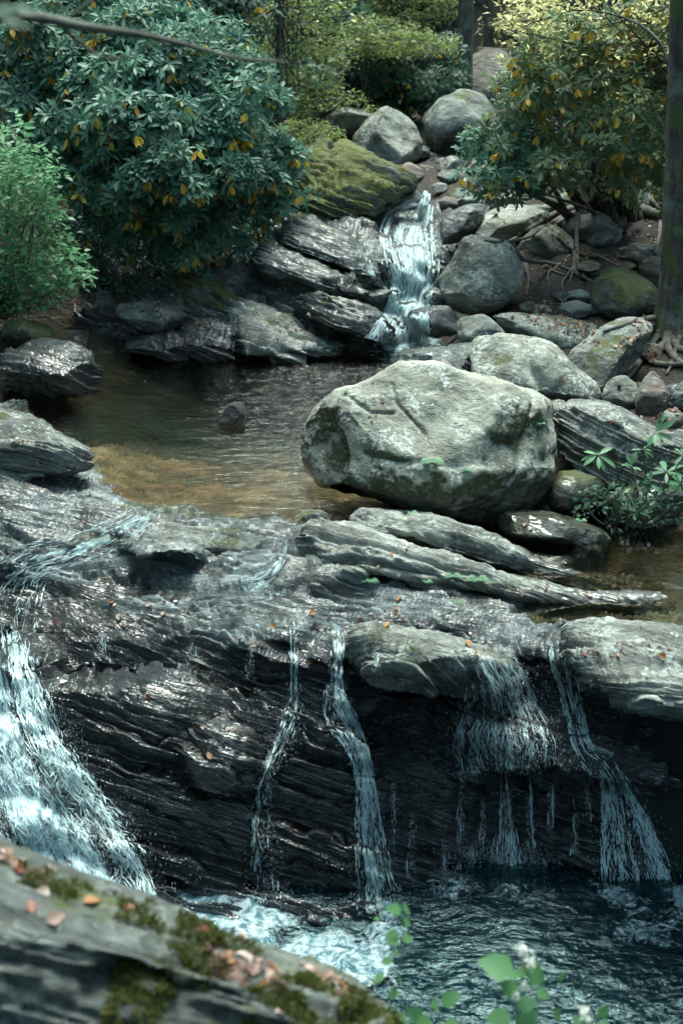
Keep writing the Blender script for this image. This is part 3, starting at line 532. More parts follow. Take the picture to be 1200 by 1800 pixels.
for k_, (cx, cy, w_, h_, Y_, mt, lb) in enumerate([
 (1010,545,60,30,13.0,'grey','flat bluish stone on the soil behind the long flat slab'),(950,548,36,26,12.9,'damp','small slate blue stone between the round boulder and the long slab'),(1135,450,80,44,14.0,'damp','dark slanting rock below the roots of the dark tree'),
 (1110,610,40,30,11.9,'grey','stone beside the roots of the mossy trunk'),(1150,470,50,36,13.4,'brown','reddish dark rock wedged left of the mossy trunk'),(1060,540,40,24,12.8,'damp','angular dark stone left of the lichen patched boulder'),
 (1015,520,44,22,13.3,'grey','angular flake of rock in the soil under the thin roots'),(1185,690,50,34,10.8,'damp','dark rock under the roots at the right edge'),(1130,350,60,36,16.2,'grey','grey rock between the roots behind the dark tree'),
 (900,455,44,30,14.1,'grey','half buried stone right of the round boulder top'),(770,475,36,24,13.9,'damp','wet stone at the left foot of the round boulder'),(765,520,40,34,13.3,'damp','wet rounded stone between cascade and round boulder'),
 (870,395,50,24,15.2,'grey','low stone in front of the flattened boulder'),(1035,470,46,20,13.9,'grey','flat stone under the fan of roots'),(1190,770,44,28,9.7,'grey','grey stone on top of the bank at the right edge'),
 (1000,352,50,26,16.4,'pale','pale wedge stone below the tall pale block'),(945,345,70,34,16.6,'grey','squared grey stone beneath the right rhododendron'),(735,268,40,30,21.2,'damp','dark stone deep between the far boulders'),
 (560,235,60,34,20.0,'mossy','low mossy stone left of the far boulder row'),(700,340,50,24,17.4,'damp','wet stone on the ledge at the head of the cascade')]):
    Y_ = min(Y_, gY(cx, cy + h_ * .3)) if k_ not in (16, 19) else Y_; t_ = np.random.default_rng(500 + k_); a_ = np.linspace(0, 2 * np.pi, 9, endpoint=False) + .2
    BO(lb, 'stone', [(cx + w_ / 2 * math.cos(q) * t_.uniform(.8, 1.15), cy - h_ / 2 * math.sin(q) * t_.uniform(.8, 1.15)) for q in a_], Y_, w_ * Y_ / F * .4, mt, kv=.7, seed=510 + k_, fac=10, amp=.06)
for k_ in range(26):
    t_ = np.random.default_rng(900 + k_); cx, cy = [(745,262),(790,292),(832,300),(772,330),(860,330),(725,304),(812,345),(846,290),(700,318),(790,310),(875,300),(892,350),(862,352),(780,285),(930,385),(1100,440),(1035,545),(1085,590),(1120,680),(1075,640),(1010,705),(930,540),(985,520),(1140,620),(1180,735),(1050,420)][k_]
    Y_ = gY(cx, cy + 6); w_ = t_.uniform(24, 52); h_ = w_ * t_.uniform(.5, .8); a_ = np.linspace(0, 2 * np.pi, 8, endpoint=False) + t_.uniform(0, 1)
    BO(['rounded','angular','flat','broken','tilted'][k_ % 5] + ' ' + ['grey','dark','brown'][k_ % 3] + ' cobble ' + ['in the gap under the far dark blocky boulder','in the upper stream bed below the far boulders','beside the pale stone of the upper stream bed','at the foot of the upper stream bed','under the right rhododendron edge','right of the pointed pale boulder','behind the blue grey boulder','just below the far dark blocky boulder','near the head of the cascade','in the middle of the upper stream bed','at the left tip of the right rhododendron','below the lowest rhododendron spray','beside the lowest rhododendron spray','high in the gap between far boulders','left of the flattened boulder edge','on the slope under the dark tree roots','on the soil left of the lichen patched boulder','above the slanting boulder','beside the pinkish stone at its right','between the slanting boulder and the mossy trunk roots','between the wedge boulder and the mossy ended boulder','behind the long flat slab','under the thin hanging roots','at the foot of the mossy trunk','above the wedge boulder at the right','between the egg shaped boulder and the roots'][k_], 'stone',
       [(cx + w_ / 2 * math.cos(q) * t_.uniform(.8, 1.2), cy - h_ / 2 * math.sin(q) * t_.uniform(.8, 1.2)) for q in a_], Y_, w_ * Y_ / F * .4, ['grey', 'damp', 'brown'][k_ % 3], kv=.6, seed=930 + k_, fac=11, amp=.06, group='cobbles of the stream bed and bank')
rock('rock_slab', 'long wet slab sloping down to the right towards the white cascade', 'slab', [(480,402),(520,385),(570,395),(625,425),(668,465),(672,500),(640,498),(590,470),(520,445),(485,425)], 14.15, .35, 'damp', kv=1.4, lay=.035, bn=BN2, th=.11, fac=3, seed=71, px=1.6)
rock('rock_slab', 'lower dark layered slab beside the foot of the cascade', 'slab', [(515,520),(560,508),(620,525),(680,555),(696,590),(660,600),(600,585),(545,560)], 13.2, .3, 'damp', kv=1.0, lay=.04, bn=BN2, th=.08, fac=3, seed=72, px=1.6)
rock('rock_slab', 'pale smooth ledge under the overhanging rhododendron leaves', 'slab', [(430,450),(470,425),(540,445),(600,480),(640,515),(600,520),(540,500),(470,480)], 13.75, .3, 'damp', kv=1.2, lay=.03, bn=BN2, th=.1, fac=3, seed=73, px=1.6)
# fins and slabs on the lip of the falls
rock('rock_slab', 'upper pale fin of rock lying below the huge boulder', 'slab', [(610,910),(640,893),(700,899),(760,905),(815,925),(850,935),(900,962),(960,990),(1010,1005),(1080,1030),(1190,1043),(1196,1056),(1130,1066),(1050,1044),(960,1026),(900,1006),(850,990),(780,972),(700,950),(630,938)], 8.25, .22, 'slab', kv=1.0, box=.7, fac=2, amp=.03, lay=.016, bn=unit([.35, .55, .76]), th=.13, seed=60, px=1.4, fq=2.5,
   carve=[([(712,900),(712,925),(722,950)], 6, .03), ([(690,945),(800,965),(880,985),(930,1000)], 10, .05)])
rock('rock_slab', 'lower long streaked fin of rock with ferns in its crack', 'slab', [(513,965),(520,935),(545,918),(580,918),(630,932),(700,952),(780,972),(860,998),(950,1025),(1060,1048),(1180,1048),(1192,1068),(1150,1078),(1000,1072),(900,1052),(840,1042),(740,1026),(680,1014),(600,1012),(545,1005),(515,992)], 7.88, .25, 'slab', kv=.9, box=.7, fac=2, amp=.03, lay=.022, bn=unit([.33, .55, .76]), th=.12, seed=61, px=1.4, fq=2.5,
   carve=[([(560,990),(640,985),(700,1000),(760,1010)], 7, .06), ([(560,940),(640,955),(740,985),(860,1020)], 4, .03)])
rock('rock_slab', 'thin lowest blade of rock under the streaked fin', 'slab', [(703,1024),(722,1015),(760,1020),(800,1036),(860,1056),(930,1076),(985,1088),(960,1098),(880,1088),(800,1070),(740,1045)], 7.72, .14, 'slab', kv=.9, fac=2, lay=.015, bn=unit([.33, .55, .76]), th=.05, seed=62, px=1.4, fq=2)
BO('worn rock block at the left tip of the fins by the pool outlet', 'stone', [(510,925),(515,905),(535,897),(570,898),(580,915),(560,935),(525,940)], 8.75, .2, 'slab', kv=.6, seed=63)
rock('rock_slab', 'jutting pale streaked block in the middle of the falls lip', 'slab', [(620,1150),(622,1128),(642,1113),(690,1111),(760,1125),(825,1148),(880,1165),(903,1182),(880,1200),(790,1212),(700,1200),(640,1178)], 6.85, .4, 'slab', kv=1.0, box=.7, fac=4, lay=.03, bn=unit([.3, .7, .65]), th=.07, seed=64, px=1.3, fq=1.6)
rock('rock_slab', 'broad flat pale slab overhanging the right side of the falls', 'slab', [(984,1128),(1000,1106),(1060,1104),(1150,1112),(1280,1120),(1420,1140),(1420,1270),(1260,1260),(1150,1245),(1060,1225),(1015,1200),(1000,1165)], 6.75, .6, 'slab', kv=1.5, box=.55, fac=3, lay=.035, bn=unit([.12, .5, .85]), th=.07, seed=65, px=1.4)
BO('rounded wet knob of rock standing out in the left half of the falls', 'boulder', [(318,1320),(330,1275),(370,1250),(425,1262),(470,1290),(490,1330),(480,1375),(440,1405),(385,1400),(340,1372)], 6.78, .28, 'ledge', kv=.6, fac=7, lay=.03, seed=66, px=1.5)
rock('rock_slab', 'low flat rock in the left of the lip with water on both sides', 'slab', [(215,955),(260,945),(340,958),(365,975),(350,995),(290,990),(225,975)], 8.15, .25, 'shelf', kv=1.8, lay=.02, bn=unit([.22, .8, .56]), th=.06, seed=67)
rock('rock_slab', 'long low pale rim of rock along the front of the pool', 'slab', [(240,935),(280,918),(360,922),(440,925),(500,935),(515,950),(480,968),(400,972),(330,965),(270,955)], 8.5, .22, 'slab', kv=2.2, lay=.02, bn=unit([.22, .8, .56]), th=.06, seed=68)
# near rock in the bottom left corner
rock('near_rock', 'near mossy layered rock with fallen leaves in the bottom left corner', 'rock', [(-680,1560),(-560,1470),(-330,1440),(-120,1455),(0,1487),(110,1530),(210,1562),(290,1592),(390,1635),(470,1662),(545,1690),(600,1718),(650,1755),(700,1800),(740,1900),(690,2030),(300,2080),(-100,2080),(-380,2060),(-620,1960)],
 2.75, .62, 'front', kv=.9, box=.6, fac=3, amp=.016, lay=.026, bn=unit([.28, .5, .82]), th=.048, seed=70, px=2.4, smooth=3,
 carve=[([(170,1800),(220,1750),(270,1730),(320,1760)], 34, .10), ([(330,1690),(420,1700),(500,1760)], 12, .05), ([(0,1600),(120,1640),(230,1720)], 8, .03)])
s = NT('water_streak'); M['streak'] = s.out(s.mixs(.4, s.bsdf(Base_Color=(.72, .90, .93), Roughness=.3), s.sh('Transparent', Color=(1, 1, 1))))
# ------------------------------------------------------------------ water
def plane(name, x0, x1, y0, y1, z, st, wave, mat, seed=0, sc=3., keep=None, noc=4):
    X, Y_ = np.meshgrid(np.arange(x0, x1, st), np.arange(y0, y1, st)); P = np.stack([X, Y_, 0 * X + z], -1)
    P[..., 2] += wave * fbm(P * [sc * .8, sc * 1.3, 1], noc, .5, seed); Fq = gridf(*X.shape)
    if keep is not None: Fq = Fq[keep(X, Y_).ravel()[Fq[:, 0]]]
    return tag(make(name, P, Fq, mat), kind='structure')
plane('pool_water', -7, 2.2, 8.3, 14.2, 0, .035, .008, M['pool'], 1, keep=lambda X, Y: (X < .3) | ((Y > 9.3) & (X < 1.2)) | (Y > 10.3))
plane('lower_pool_water', -5, 5, 2.2, 7.4, -1.3, .018, .020, M['lower'], 2, 6., noc=2)
plane('side_pool_water', 1.05, 4.5, 7.15, 9.9, -.115, .06, .002, M['calm'], 3)
DG = bpy.context.evaluated_depsgraph_get(); DG.update()
CO = Vector((0, 0, H))
def shoot(px, py, only=None):
    d = Vector(at(px, py, 1.) - np.array([0, 0, H])).normalized(); o = CO.copy()
    for _ in range(6):
        hit, loc, n, i, ob, mt = SC.ray_cast(DG, o, d)
        if not hit: return None
        if 'water' in ob.name and only != 'water': o = loc + d * .003; continue
        if only == 'ledge' and ob.name.startswith('near_rock'): o = loc + d * .01; continue
        return np.array(loc), np.array(n), ob
    return None
def smooth1(a, k):
    ker = np.hanning(k + 2)[1:-1]; ker /= ker.sum(); pad = k // 2
    return np.apply_along_axis(lambda v: np.convolve(np.pad(v, pad, mode='edge'), ker, 'valid')[:len(v)], 0, a)
def fall(name, label, line, mat, off=.03, kx=5, ky=7, drops=0, splash=0, den=6, group=None, front=True, streaks=0, swid=.0022, rip=.012):
    """a sheet of water draped down the rock along a line of (px, py, half width px)"""
    L = chaikin(np.array(line, float), 3, False); seg = np.r_[0, np.cumsum(np.linalg.norm(np.diff(L[:, :2], axis=0), axis=1))]
    n = max(12, int(seg[-1] / den)); s_ = np.linspace(0, seg[-1], n); px = np.interp(s_, seg, L[:, 0]); py = np.interp(s_, seg, L[:, 1]); hw = np.interp(s_, seg, L[:, 2])
    m = int(np.clip(hw.max() * 2 / den, 5, 60)); u = np.linspace(-1, 1, m)
    dx = np.gradient(px); dy = np.gradient(py); ln = np.hypot(dx, dy) + 1e-9; nx, ny = dy / ln, -dx / ln
    horiz = np.clip(np.abs(nx), .0, 1)
    PX = px[:, None] + (nx * hw)[:, None] * u; PY = py[:, None] + (ny * hw)[:, None] * u
    Yv = np.zeros(PX.shape)
    for i in range(n):
        for j in range(m):
            h = shoot(PX[i, j], PY[i, j], 'ledge'); Yv[i, j] = h[0][1] if h else np.nan
    for j in range(m):
        c = Yv[:, j]; bad = np.isnan(c); c[bad] = np.interp(np.flatnonzero(bad), np.flatnonzero(~bad), c[~bad]) if (~bad).any() else 7
    if front:                                  # water leaves the overhangs and drops clear of the recesses
        Yv = np.minimum(Yv, np.minimum(np.roll(Yv, 1, 0), np.roll(Yv, 2, 0)) + .03); Yv[:2] = Yv[2]
    Yv = smooth1(smooth1(Yv, ky).T, kx).T if m > kx else smooth1(Yv, ky)
    P = at(PX, PY, Yv - off); P = P + gnormals(P) * (rip * fbm(np.stack([PX * .09, PY * .035, 0 * PX], -1), 4, .6))[..., None]
    U = np.repeat((u[None] * (hw[:, None] * Yv.mean(1)[:, None] / F)), 1, 0); Vv = np.r_[0, np.cumsum(np.linalg.norm(np.diff(P[:, m // 2], axis=0), axis=1))]
    uv = np.stack([U + PX.mean() * .013, np.repeat(Vv[:, None], m, 1) + PY.mean() * .01], -1).reshape(-1, 2)
    o = make(name, P, gridf(n, m)[:, ::-1], mat, uv=uv)
    e = (1 - np.abs(u) ** 1.6)[None] * np.minimum(1, np.minimum(np.arange(n) / 9, (n - 1 - np.arange(n)) / 6 + .15))[:, None]
    a = o.data.attributes.new('edge', 'FLOAT', 'POINT'); a.data.foreach_set('value', np.clip(e, 0, 1).ravel().astype(np.float32))
    tag(o, label, None, group, 'structure')
    if streaks:
        streaks = int(streaks * (.42 if mat is M['fall_thin'] or mat is M['fall_mid'] else .8))
        r_ = np.random.default_rng(int(abs(px[0]) * 3 + py[0])); K = 6; S_ = []
        nc = int(np.clip(hw.max() * .35, 5, 40)) * 3; cu = r_.uniform(-1, 1, nc); ci = r_.uniform(0, n - 2, nc); cw = r_.uniform(.05, 1, nc) ** 3.5; cw /= cw.sum(); kk = r_.choice(nc, streaks, p=cw)
        u0 = np.clip(cu[kk] + r_.normal(0, min(.12, 1.6 / max(hw.mean(), 1)) + .02, streaks), -1.12, 1.12); i0 = np.clip(ci[kk] + r_.normal(0, n * .16, streaks), 0, n - 2)
        Ls = (1.5 + r_.exponential(2.2, streaks)) * (4. / den); t = np.linspace(0, 1, K)
        I = np.clip(i0[:, None] + Ls[:, None] * t, 0, n - 1.001); Jx = np.clip((np.clip(u0[:, None] + r_.normal(0, .05, streaks)[:, None] * t, -1, 1) + 1) / 2 * (m - 1), 0, m - 1.001)
        ii = I.astype(int); jj = Jx.astype(int); fi = (I - ii)[..., None]; fj = (Jx - jj)[..., None]
        Q = (P[ii, jj] * (1 - fj) + P[ii, jj + 1] * fj) * (1 - fi) + (P[ii + 1, jj] * (1 - fj) + P[ii + 1, jj + 1] * fj) * fi
        cut = (i0 < 7) & (np.abs(u0) > .35 + .09 * i0 + r_.normal(0, .15, streaks)); Q = Q[~cut]; u0 = u0[~cut]; streaks = len(Q)
        Q[:, :, 1] -= np.abs(r_.normal(0, .012, streaks))[:, None] + .004; Q[:, :, 0] += ((np.abs(u0) > 1) * (np.abs(u0) - 1) * np.sign(u0) * .05)[:, None]
        rr = (r_.uniform(.4, 1.55, streaks) ** 2.5)[:, None] * swid * .6 * (np.sin(np.pi * (t * .92 + .04)) ** .7)[None]
        ang = np.arange(4) * np.pi / 2; ring = np.stack([np.cos(ang), np.sin(ang) * .6, 0 * ang], -1)
        V = Q[:, :, None] + ring[None, None] * rr[..., None, None]; fq_ = gridf(K, 4, True)
        f_ = (fq_[None] + (np.arange(streaks) * K * 4)[:, None, None]).reshape(-1, 4)
        tag(make('water_streaks', V, f_, M['streak'], parent=o), kind='stuff')
    if drops or splash:
        r_ = np.random.default_rng(int(abs(px[0]) + py[0])); cen = []; sc = []
        drops = int(drops * 1.3); i = r_.integers(n // 5, n, drops); uu = np.clip(r_.normal(0, .62, drops), -1.5, 1.5)
        jj = np.clip(((uu + 1) / 2 * (m - 1)), 0, m - 1).astype(int); c = P[i, jj] + np.stack([(uu - u[jj]) * hw[i] * 7 / F, -np.abs(r_.normal(0, .03, drops)), r_.normal(0, .02, drops)], -1)
        cen.append(c); sz = r_.uniform(.0005, .0015, drops); sc.append(np.stack([sz, sz, sz * r_.uniform(1.5, 9, drops)], -1))
        if splash:
            c = P[-1, m // 2] + np.stack([r_.normal(0, hw[-1] * 7 / F * 1.4, splash), -np.abs(r_.normal(0, .1, splash)), np.abs(r_.normal(0, .06, splash)) - .01], -1)
            cen.append(c); sz = r_.uniform(.0006, .002, splash); sc.append(np.stack([sz, sz, sz * r_.uniform(1, 2.5, splash)], -1))
        cen = np.vstack(cen); sc = np.vstack(sc); oct_ = np.array([[1, 0, 0], [0, 1, 0], [-1, 0, 0], [0, -1, 0], [0, 0, 1], [0, 0, -1]], float)
        V = cen[:, None] + oct_[None] * sc[:, None]; f = np.array([[0, 1, 4], [1, 2, 4], [2, 3, 4], [3, 0, 4], [1, 0, 5], [2, 1, 5], [3, 2, 5], [0, 3, 5]])
        d_ = make('water_drops', V, (f[None] + (np.arange(len(cen)) * 6)[:, None, None]).reshape(-1, 3), M['drop'], parent=o); tag(d_, kind='stuff')
    return o
fall('upper_cascade_water', 'white upper cascade running down the rock slope into the pool', [(750,336,12),(748,365,18),(716,395,54),(716,430,58),(728,470,44),(724,510,36),(714,550,38),(706,585,50),(700,608,60)], M['cascade'], .05, drops=5000, splash=2500, den=3, ky=5, kx=7, streaks=2600, swid=.005, rip=.02)
fall('upper_cascade_water', 'bright inner run of the upper cascade', [(752,340,8),(748,375,14),(735,410,26),(738,450,26),(742,490,22),(732,540,22),(722,600,34)], M['cascade'], .09, drops=2500, den=3, ky=9, kx=7, streaks=1800, swid=.005, rip=.02)
fall('upper_side_water', 'thin film of water on the rock left of the upper cascade', [(690,385,45),(690,430,60),(690,470,48),(700,510,26)], M['fall_thin'], .012, den=4, ky=3, front=False, streaks=770, swid=.003)
W = lambda *a, **k: fall('waterfall_water', *a, **k)
W('thin sheet of water sliding to the brink of the left waterfall', [(110,965,22),(60,985,40),(20,1020,70),(-5,1060,85),(-5,1110,75)], M['fall_thin'], .02, drops=300, den=4, ky=3, kx=3, streaks=900, swid=.0024)
W('big white waterfall at the left edge', [(-40,1105,80),(-30,1150,78),(-20,1200,78),(-5,1300,96),(20,1380,118),(65,1450,130),(105,1510,140),(135,1570,150),(160,1640,150)], M['fall_white'], .09, drops=3500, splash=900, den=4, ky=11, kx=5, streaks=5720, swid=.0028, rip=.018)
W('broken edge of the left waterfall spilling over dark rock', [(30,1110,24),(48,1200,28),(80,1300,34),(120,1380,44),(165,1440,44),(205,1500,40),(250,1580,34)], M['fall_mid'], .045, drops=2600, streaks=3080, swid=.0026, den=4, ky=3, kx=3, rip=.03)
W('narrow white waterfall strand in the middle of the falls', [(592,1098,13),(592,1150,12),(588,1200,13),(590,1250,30),(622,1300,20),(640,1350,15),(645,1400,18),(648,1470,25),(660,1540,32),(672,1595,44)], M['fall_thin'], .04, drops=1500, splash=700, den=3, ky=5, kx=3, streaks=3300, swid=.0026)
W('bright core of the middle waterfall strand', [(625,1300,7),(640,1350,8),(645,1400,10),(648,1470,13),(660,1540,16),(668,1590,22)], M['fall_mid'], .06, drops=500, den=3, streaks=1320, swid=.0028)
W('faint thread of water left of the middle strand', [(515,1090,8),(517,1130,9),(518,1190,9),(520,1240,18),(500,1300,22),(470,1360,14),(462,1420,18),(465,1500,24),(475,1580,28)], M['fall_thin'], .04, drops=900, splash=150, den=3, kx=3, streaks=924, swid=.0019)
W('wide thin sheet of water over the right ledge', [(850,1160,44),(870,1200,56),(880,1250,66),(885,1300,95),(890,1350,85)], M['fall_thin'], .03, drops=2600, den=4, kx=3, ky=7, streaks=2860, swid=.0019)
W('slender white thread falling from the right ledge', [(884,1350,10),(888,1400,10),(890,1450,13),(893,1500,19),(898,1560,28)], M['fall_thin'], .05, drops=500, splash=350, den=3, streaks=924, swid=.0022)
W('small thread right of the slender thread', [(926,1350,5),(928,1420,6),(930,1490,10),(930,1565,14)], M['fall_thin'], .05, drops=260, splash=150, den=3, streaks=242, swid=.0018)
W('short thread under the right end of the right ledge', [(964,1355,6),(966,1400,5),(967,1460,6)], M['fall_thin'], .05, drops=90, den=3, streaks=132, swid=.0018)
W('curtain of drips across the foot of the right recess', [(880,1470,80),(880,1520,85),(880,1562,90)], M['fall_thin'], .03, drops=1300, splash=300, den=4, streaks=990, swid=.0014)
W('crooked white strand beside the broad right slab', [(975,1110,12),(985,1160,20),(1000,1215,18),(1012,1270,14),(1025,1320,16),(1060,1345,30)], M['fall_thin'], .035, drops=450, den=3, kx=3, ky=3, streaks=1320, swid=.0022)
W('fanning white fall at the right end of the falls', [(1058,1335,20),(1078,1370,22),(1090,1420,36),(1105,1480,52),(1118,1540,62),(1130,1600,72)], M['fall_thin'], .05, drops=2000, splash=900, den=4, streaks=3300, swid=.0024)
for x_, y0, y1, w_, lb in [(660,1130,1170,5,'beside the jutting block'),(690,1350,1480,4,'just right of the middle strand'),(722,1390,1540,5,'in the dark rock right of the middle strand'),(779,1470,1560,5,'ending at the foot of the dark recess'),
  (1030,1360,1440,5,'left of the fanning fall'),(845,1385,1480,4,'left of the slender thread'),(335,1110,1200,9,'below the leaf strewn lip on the left'),(180,1105,1150,7,'next to the big left fall'),(440,1110,1190,7,'in the dark gap above the round knob'),
  (810,1330,1480,5,'at the left end of the right ledge'),(1008,1400,1500,4,'below the crooked strand')]:
    W('hair thin trickle over dark rock, ' + lb, [(x_, y0, w_), (x_ + 2, (y0 + y1) / 2, w_), (x_, y1, w_ * 1.6)], M['fall_thin'], .04, drops=110, den=3, streaks=30 if y0 < 1200 else 50, swid=.0013)
fall('shelf_water', 'thin clear water running over the shelf above the falls', [(330,900,60),(300,940,90),(330,1000,190),(420,1060,330),(500,1115,430)], M['film'], .012, den=9, kx=3, ky=3, front=False)
fall('shelf_water', 'white riffle where the pool spills through the left notch', [(285,890,16),(250,912,22),(200,942,30),(130,968,26),(60,985,34),(10,1000,40)], M['fall_mid'], .015, den=4, kx=3, ky=3, front=False, streaks=1540, swid=.0025)
fall('shelf_water', 'white riffle at the left tip of the rock fins', [(505,945,8),(498,975,12),(480,1000,18),(455,1012,24),(425,1018,22)], M['fall_thin'], .012, den=3, kx=3, ky=3, front=False, streaks=572, swid=.002)
# white water where the falls land
def foam_patch(label, pxs, seed, z0=-1.3, box=(-2.6, 3.2, 4.2, 6.7), wv=.02, hi=.05):
    X, Y_ = np.meshgrid(np.arange(box[0], box[1], .016), np.arange(box[2], box[3], .016)); P = np.stack([X, Y_, 0 * X], -1); v = np.zeros(X.shape)
    for px, py, rad, st_ in pxs: c = atz(px, py, z0); v = np.maximum(v, st_ * (1 - sstep(.1, 1, np.hypot(X - c[0], (Y_ - c[1])) / rad)))
    q = v + fbm(P * 5, 4, .6, seed) * .5 - .12; keep = q > 0
    P[..., 2] = z0 + wv * fbm(P * [4.8, 7.8, 1], 2, .5, 2) + .006 + np.clip(q, 0, .8) * (hi + .05 * fbm(P * 9, 4, .6, seed + 1))
    ij = gridf(*X.shape); ok = keep.ravel()[ij].all(1); ij = ij[ok]; us, inv = np.unique(ij, return_inverse=True)
    o = make('foam_water', P.reshape(-1, 3)[us], inv.reshape(ij.shape), M['foamy']); tag(o, label, None, None, 'structure')
    a = o.data.attributes.new('edge', 'FLOAT', 'POINT'); a.data.foreach_set('value', np.clip(q.ravel()[us], 0, 1).astype(np.float32))
s = NT('pool_foam'); n_ = s.noise(s.P, 16, 8, .72, 1.2); e_ = s.n.new('ShaderNodeAttribute'); e_.attribute_name = 'edge'
v_ = s.voro(s.vm('ADD', s.P, s.vm('SCALE', (1, 1, 0), s.math('MULTIPLY', n_, .1))), 22)
f_ = s.math('ADD', s.math('MULTIPLY', e_.outputs['Fac'], .85), s.math('SUBTRACT', s.math('MULTIPLY', n_, 1.5), .72)); rg_ = s.math('ABSOLUTE', s.math('SUBTRACT', s.noise(s.P, 11, 5, .6, 1.5), .5)); f_ = s.math('SUBTRACT', s.math('ADD', f_, .12), s.math('MULTIPLY', rg_, .9))
fc_ = s.mix(s.ss(s.noise(s.P, 13, 6, .7, 1.5), .4, .6), (.08, .2, .25), (.62, .78, .82))
M['foamy'] = s.out(s.mixs(s.ss(f_, .3, .72), s.sh('Transparent', Color=(.95, .98, .99)), s.bsdf(Base_Color=fc_, Roughness=.4, Normal=s.bump(n_, .05))))
foam_patch('churning white foam on the lower pool below the falls', [(330,1610,.45,1.2),(430,1640,.42,1.15),(560,1690,.4,1.1),(640,1700,.28,1.2),(680,1605,.16,1.0),(510,1620,.3,.65),(670,1650,.22,.6),(895,1572,.16,.6),(1130,1615,.42,.62),(1185,1590,.3,.55),(930,1570,.2,.45),(1050,1580,.3,.42),(800,1560,.4,.3)], 5)

foam_patch('white froth spreading on the pool at the foot of the upper cascade', [(705,606,.55,1.1),(740,604,.35,1.0),(660,612,.5,.6),(690,630,.5,.5)], 9, z0=.004, box=(-.6, 1.6, 11.5, 14.2), wv=.005, hi=.02)
# ------------------------------------------------------------------ vegetation
LEAF = {}
def _leaf(kind):
    if kind == 'long':       # leathery rhododendron leaf with a folded midrib
        V = [(0,0,0),(-.13,.35,.035),(0,.35,0),(.13,.35,.035),(-.14,.72,.02),(0,.72,-.02),(.14,.72,.02),(0,1,-.10)]
        return np.array(V), np.array([(0,2,1),(0,3,2),(1,2,5),(1,5,4),(2,3,6),(2,6,5),(4,5,7),(5,6,7)])
    if kind == 'broad':
        V = [(0,0,0),(-.32,.28,.05),(0,.3,0),(.32,.28,.05),(-.27,.62,.03),(0,.65,-.01),(.27,.62,.03),(0,1,-.08)]
        return np.array(V), np.array([(0,2,1),(0,3,2),(1,2,5),(1,5,4),(2,3,6),(2,6,5),(4,5,7),(5,6,7)])
    if kind == 'oval':
        V = [(0,0,0),(-.27,.4,.05),(0,.45,0),(.27,.4,.05),(0,1,-.06)]
        return np.array(V), np.array([(0,2,1),(0,3,2),(1,2,4),(2,3,4)])
    V = [(0,0,0),(-.3,.45,.04),(.3,.45,.04),(0,1,-.05)]
    return np.array(V), np.array([(0,2,1),(1,2,3)])
for k in ('long', 'oval', 'simple', 'broad'): LEAF[k] = _leaf(k)
def leaves(kind, base, direc, up, size, width=1.):
    """many leaves at once: base points, pointing direction, upper-side normal, length"""
    V, Fc = LEAF[kind]; d = unit(direc); x = unit(np.cross(d, up) + 1e-9); z = np.cross(x, d); size = np.broadcast_to(size, len(base))
    P = base[:, None] + size[:, None, None] * (V[None, :, 0:1] * width * x[:, None] + V[None, :, 1:2] * d[:, None] + V[None, :, 2:3] * z[:, None])
    return P.reshape(-1, 3), (Fc[None] + (np.arange(len(base)) * len(V))[:, None, None]).reshape(-1, 3)
def whorls(c, ax, L, r_, n=9, yellow=.05, droop=.0):
    """rosettes of leaves round twig tips; returns green and yellow leaf arrays"""
    N = len(c); ax = unit(ax); ref = np.where(np.abs(ax[:, 2:3]) < .9, [[0, 0, 1.]], [[1., 0, 0]]); a = unit(np.cross(ax, ref)); b = np.cross(ax, a)
    th = (np.arange(n) / n * 2 * np.pi)[None] + r_.uniform(0, 6.28, N)[:, None] + r_.normal(0, .2, (N, n)); el = r_.normal(.25 - droop, .28, (N, n)) + r_.normal(0, .3, (N, 1))
    rad = np.cos(th)[..., None] * a[:, None] + np.sin(th)[..., None] * b[:, None]; d = rad * np.cos(el)[..., None] + ax[:, None] * np.sin(el)[..., None]; d[..., 2] -= .12
    up = np.repeat(ax[:, None], n, 1) ; sz = (L * r_.uniform(.65, 1.1, (N, n)) * r_.uniform(.65, 1.3, (N, 1))); keep = r_.random((N, n)) < r_.uniform(.5, 1, (N, 1))
    g = leaves('long', np.repeat(c[:, None], n, 1)[keep] + d[keep] * .01, d[keep], up[keep] + 1e-3, sz[keep], r_.uniform(.8, 1.1, keep.sum())[:, None, None])
    ys = np.flatnonzero(r_.random(N) < yellow); ky = 3
    bc = np.repeat(c[ys], ky, 0) + np.array([0, -.05, -.01]); dd = r_.normal(0, .45, (len(bc), 3)); dd[:, 2] = -1; y = leaves('long', bc - ax[ys].repeat(ky, 0) * .02, dd, r_.normal(size=(len(bc), 3)), L * r_.uniform(.7, 1.05, len(bc)), 1.5)
    return g, y
def inside(poly, x, y):
    p = np.asarray(poly, float); q = np.roll(p, -1, 0); x = np.asarray(x)[..., None]; y = np.asarray(y)[..., None]
    return (((p[:, 1] > y) != (q[:, 1] > y)) & (x < (q[:, 0] - p[:, 0]) * (y - p[:, 1]) / (q[:, 1] - p[:, 1] + 1e-12) + p[:, 0])).sum(-1) % 2 == 1
def sample(poly, n, r_, mind=0):
    p = np.asarray(poly, float); out = []; t = 0
    while len(out) < n and t < 40000:
        t += 1; x = r_.uniform(p[:, 0].min(), p[:, 0].max()); y = r_.uniform(p[:, 1].min(), p[:, 1].max())
        if inside(poly, x, y) and (not out or mind == 0 or min((x - a) ** 2 + (y - b) ** 2 for a, b in out) > mind ** 2): out.append((x, y))
    return np.array(out)
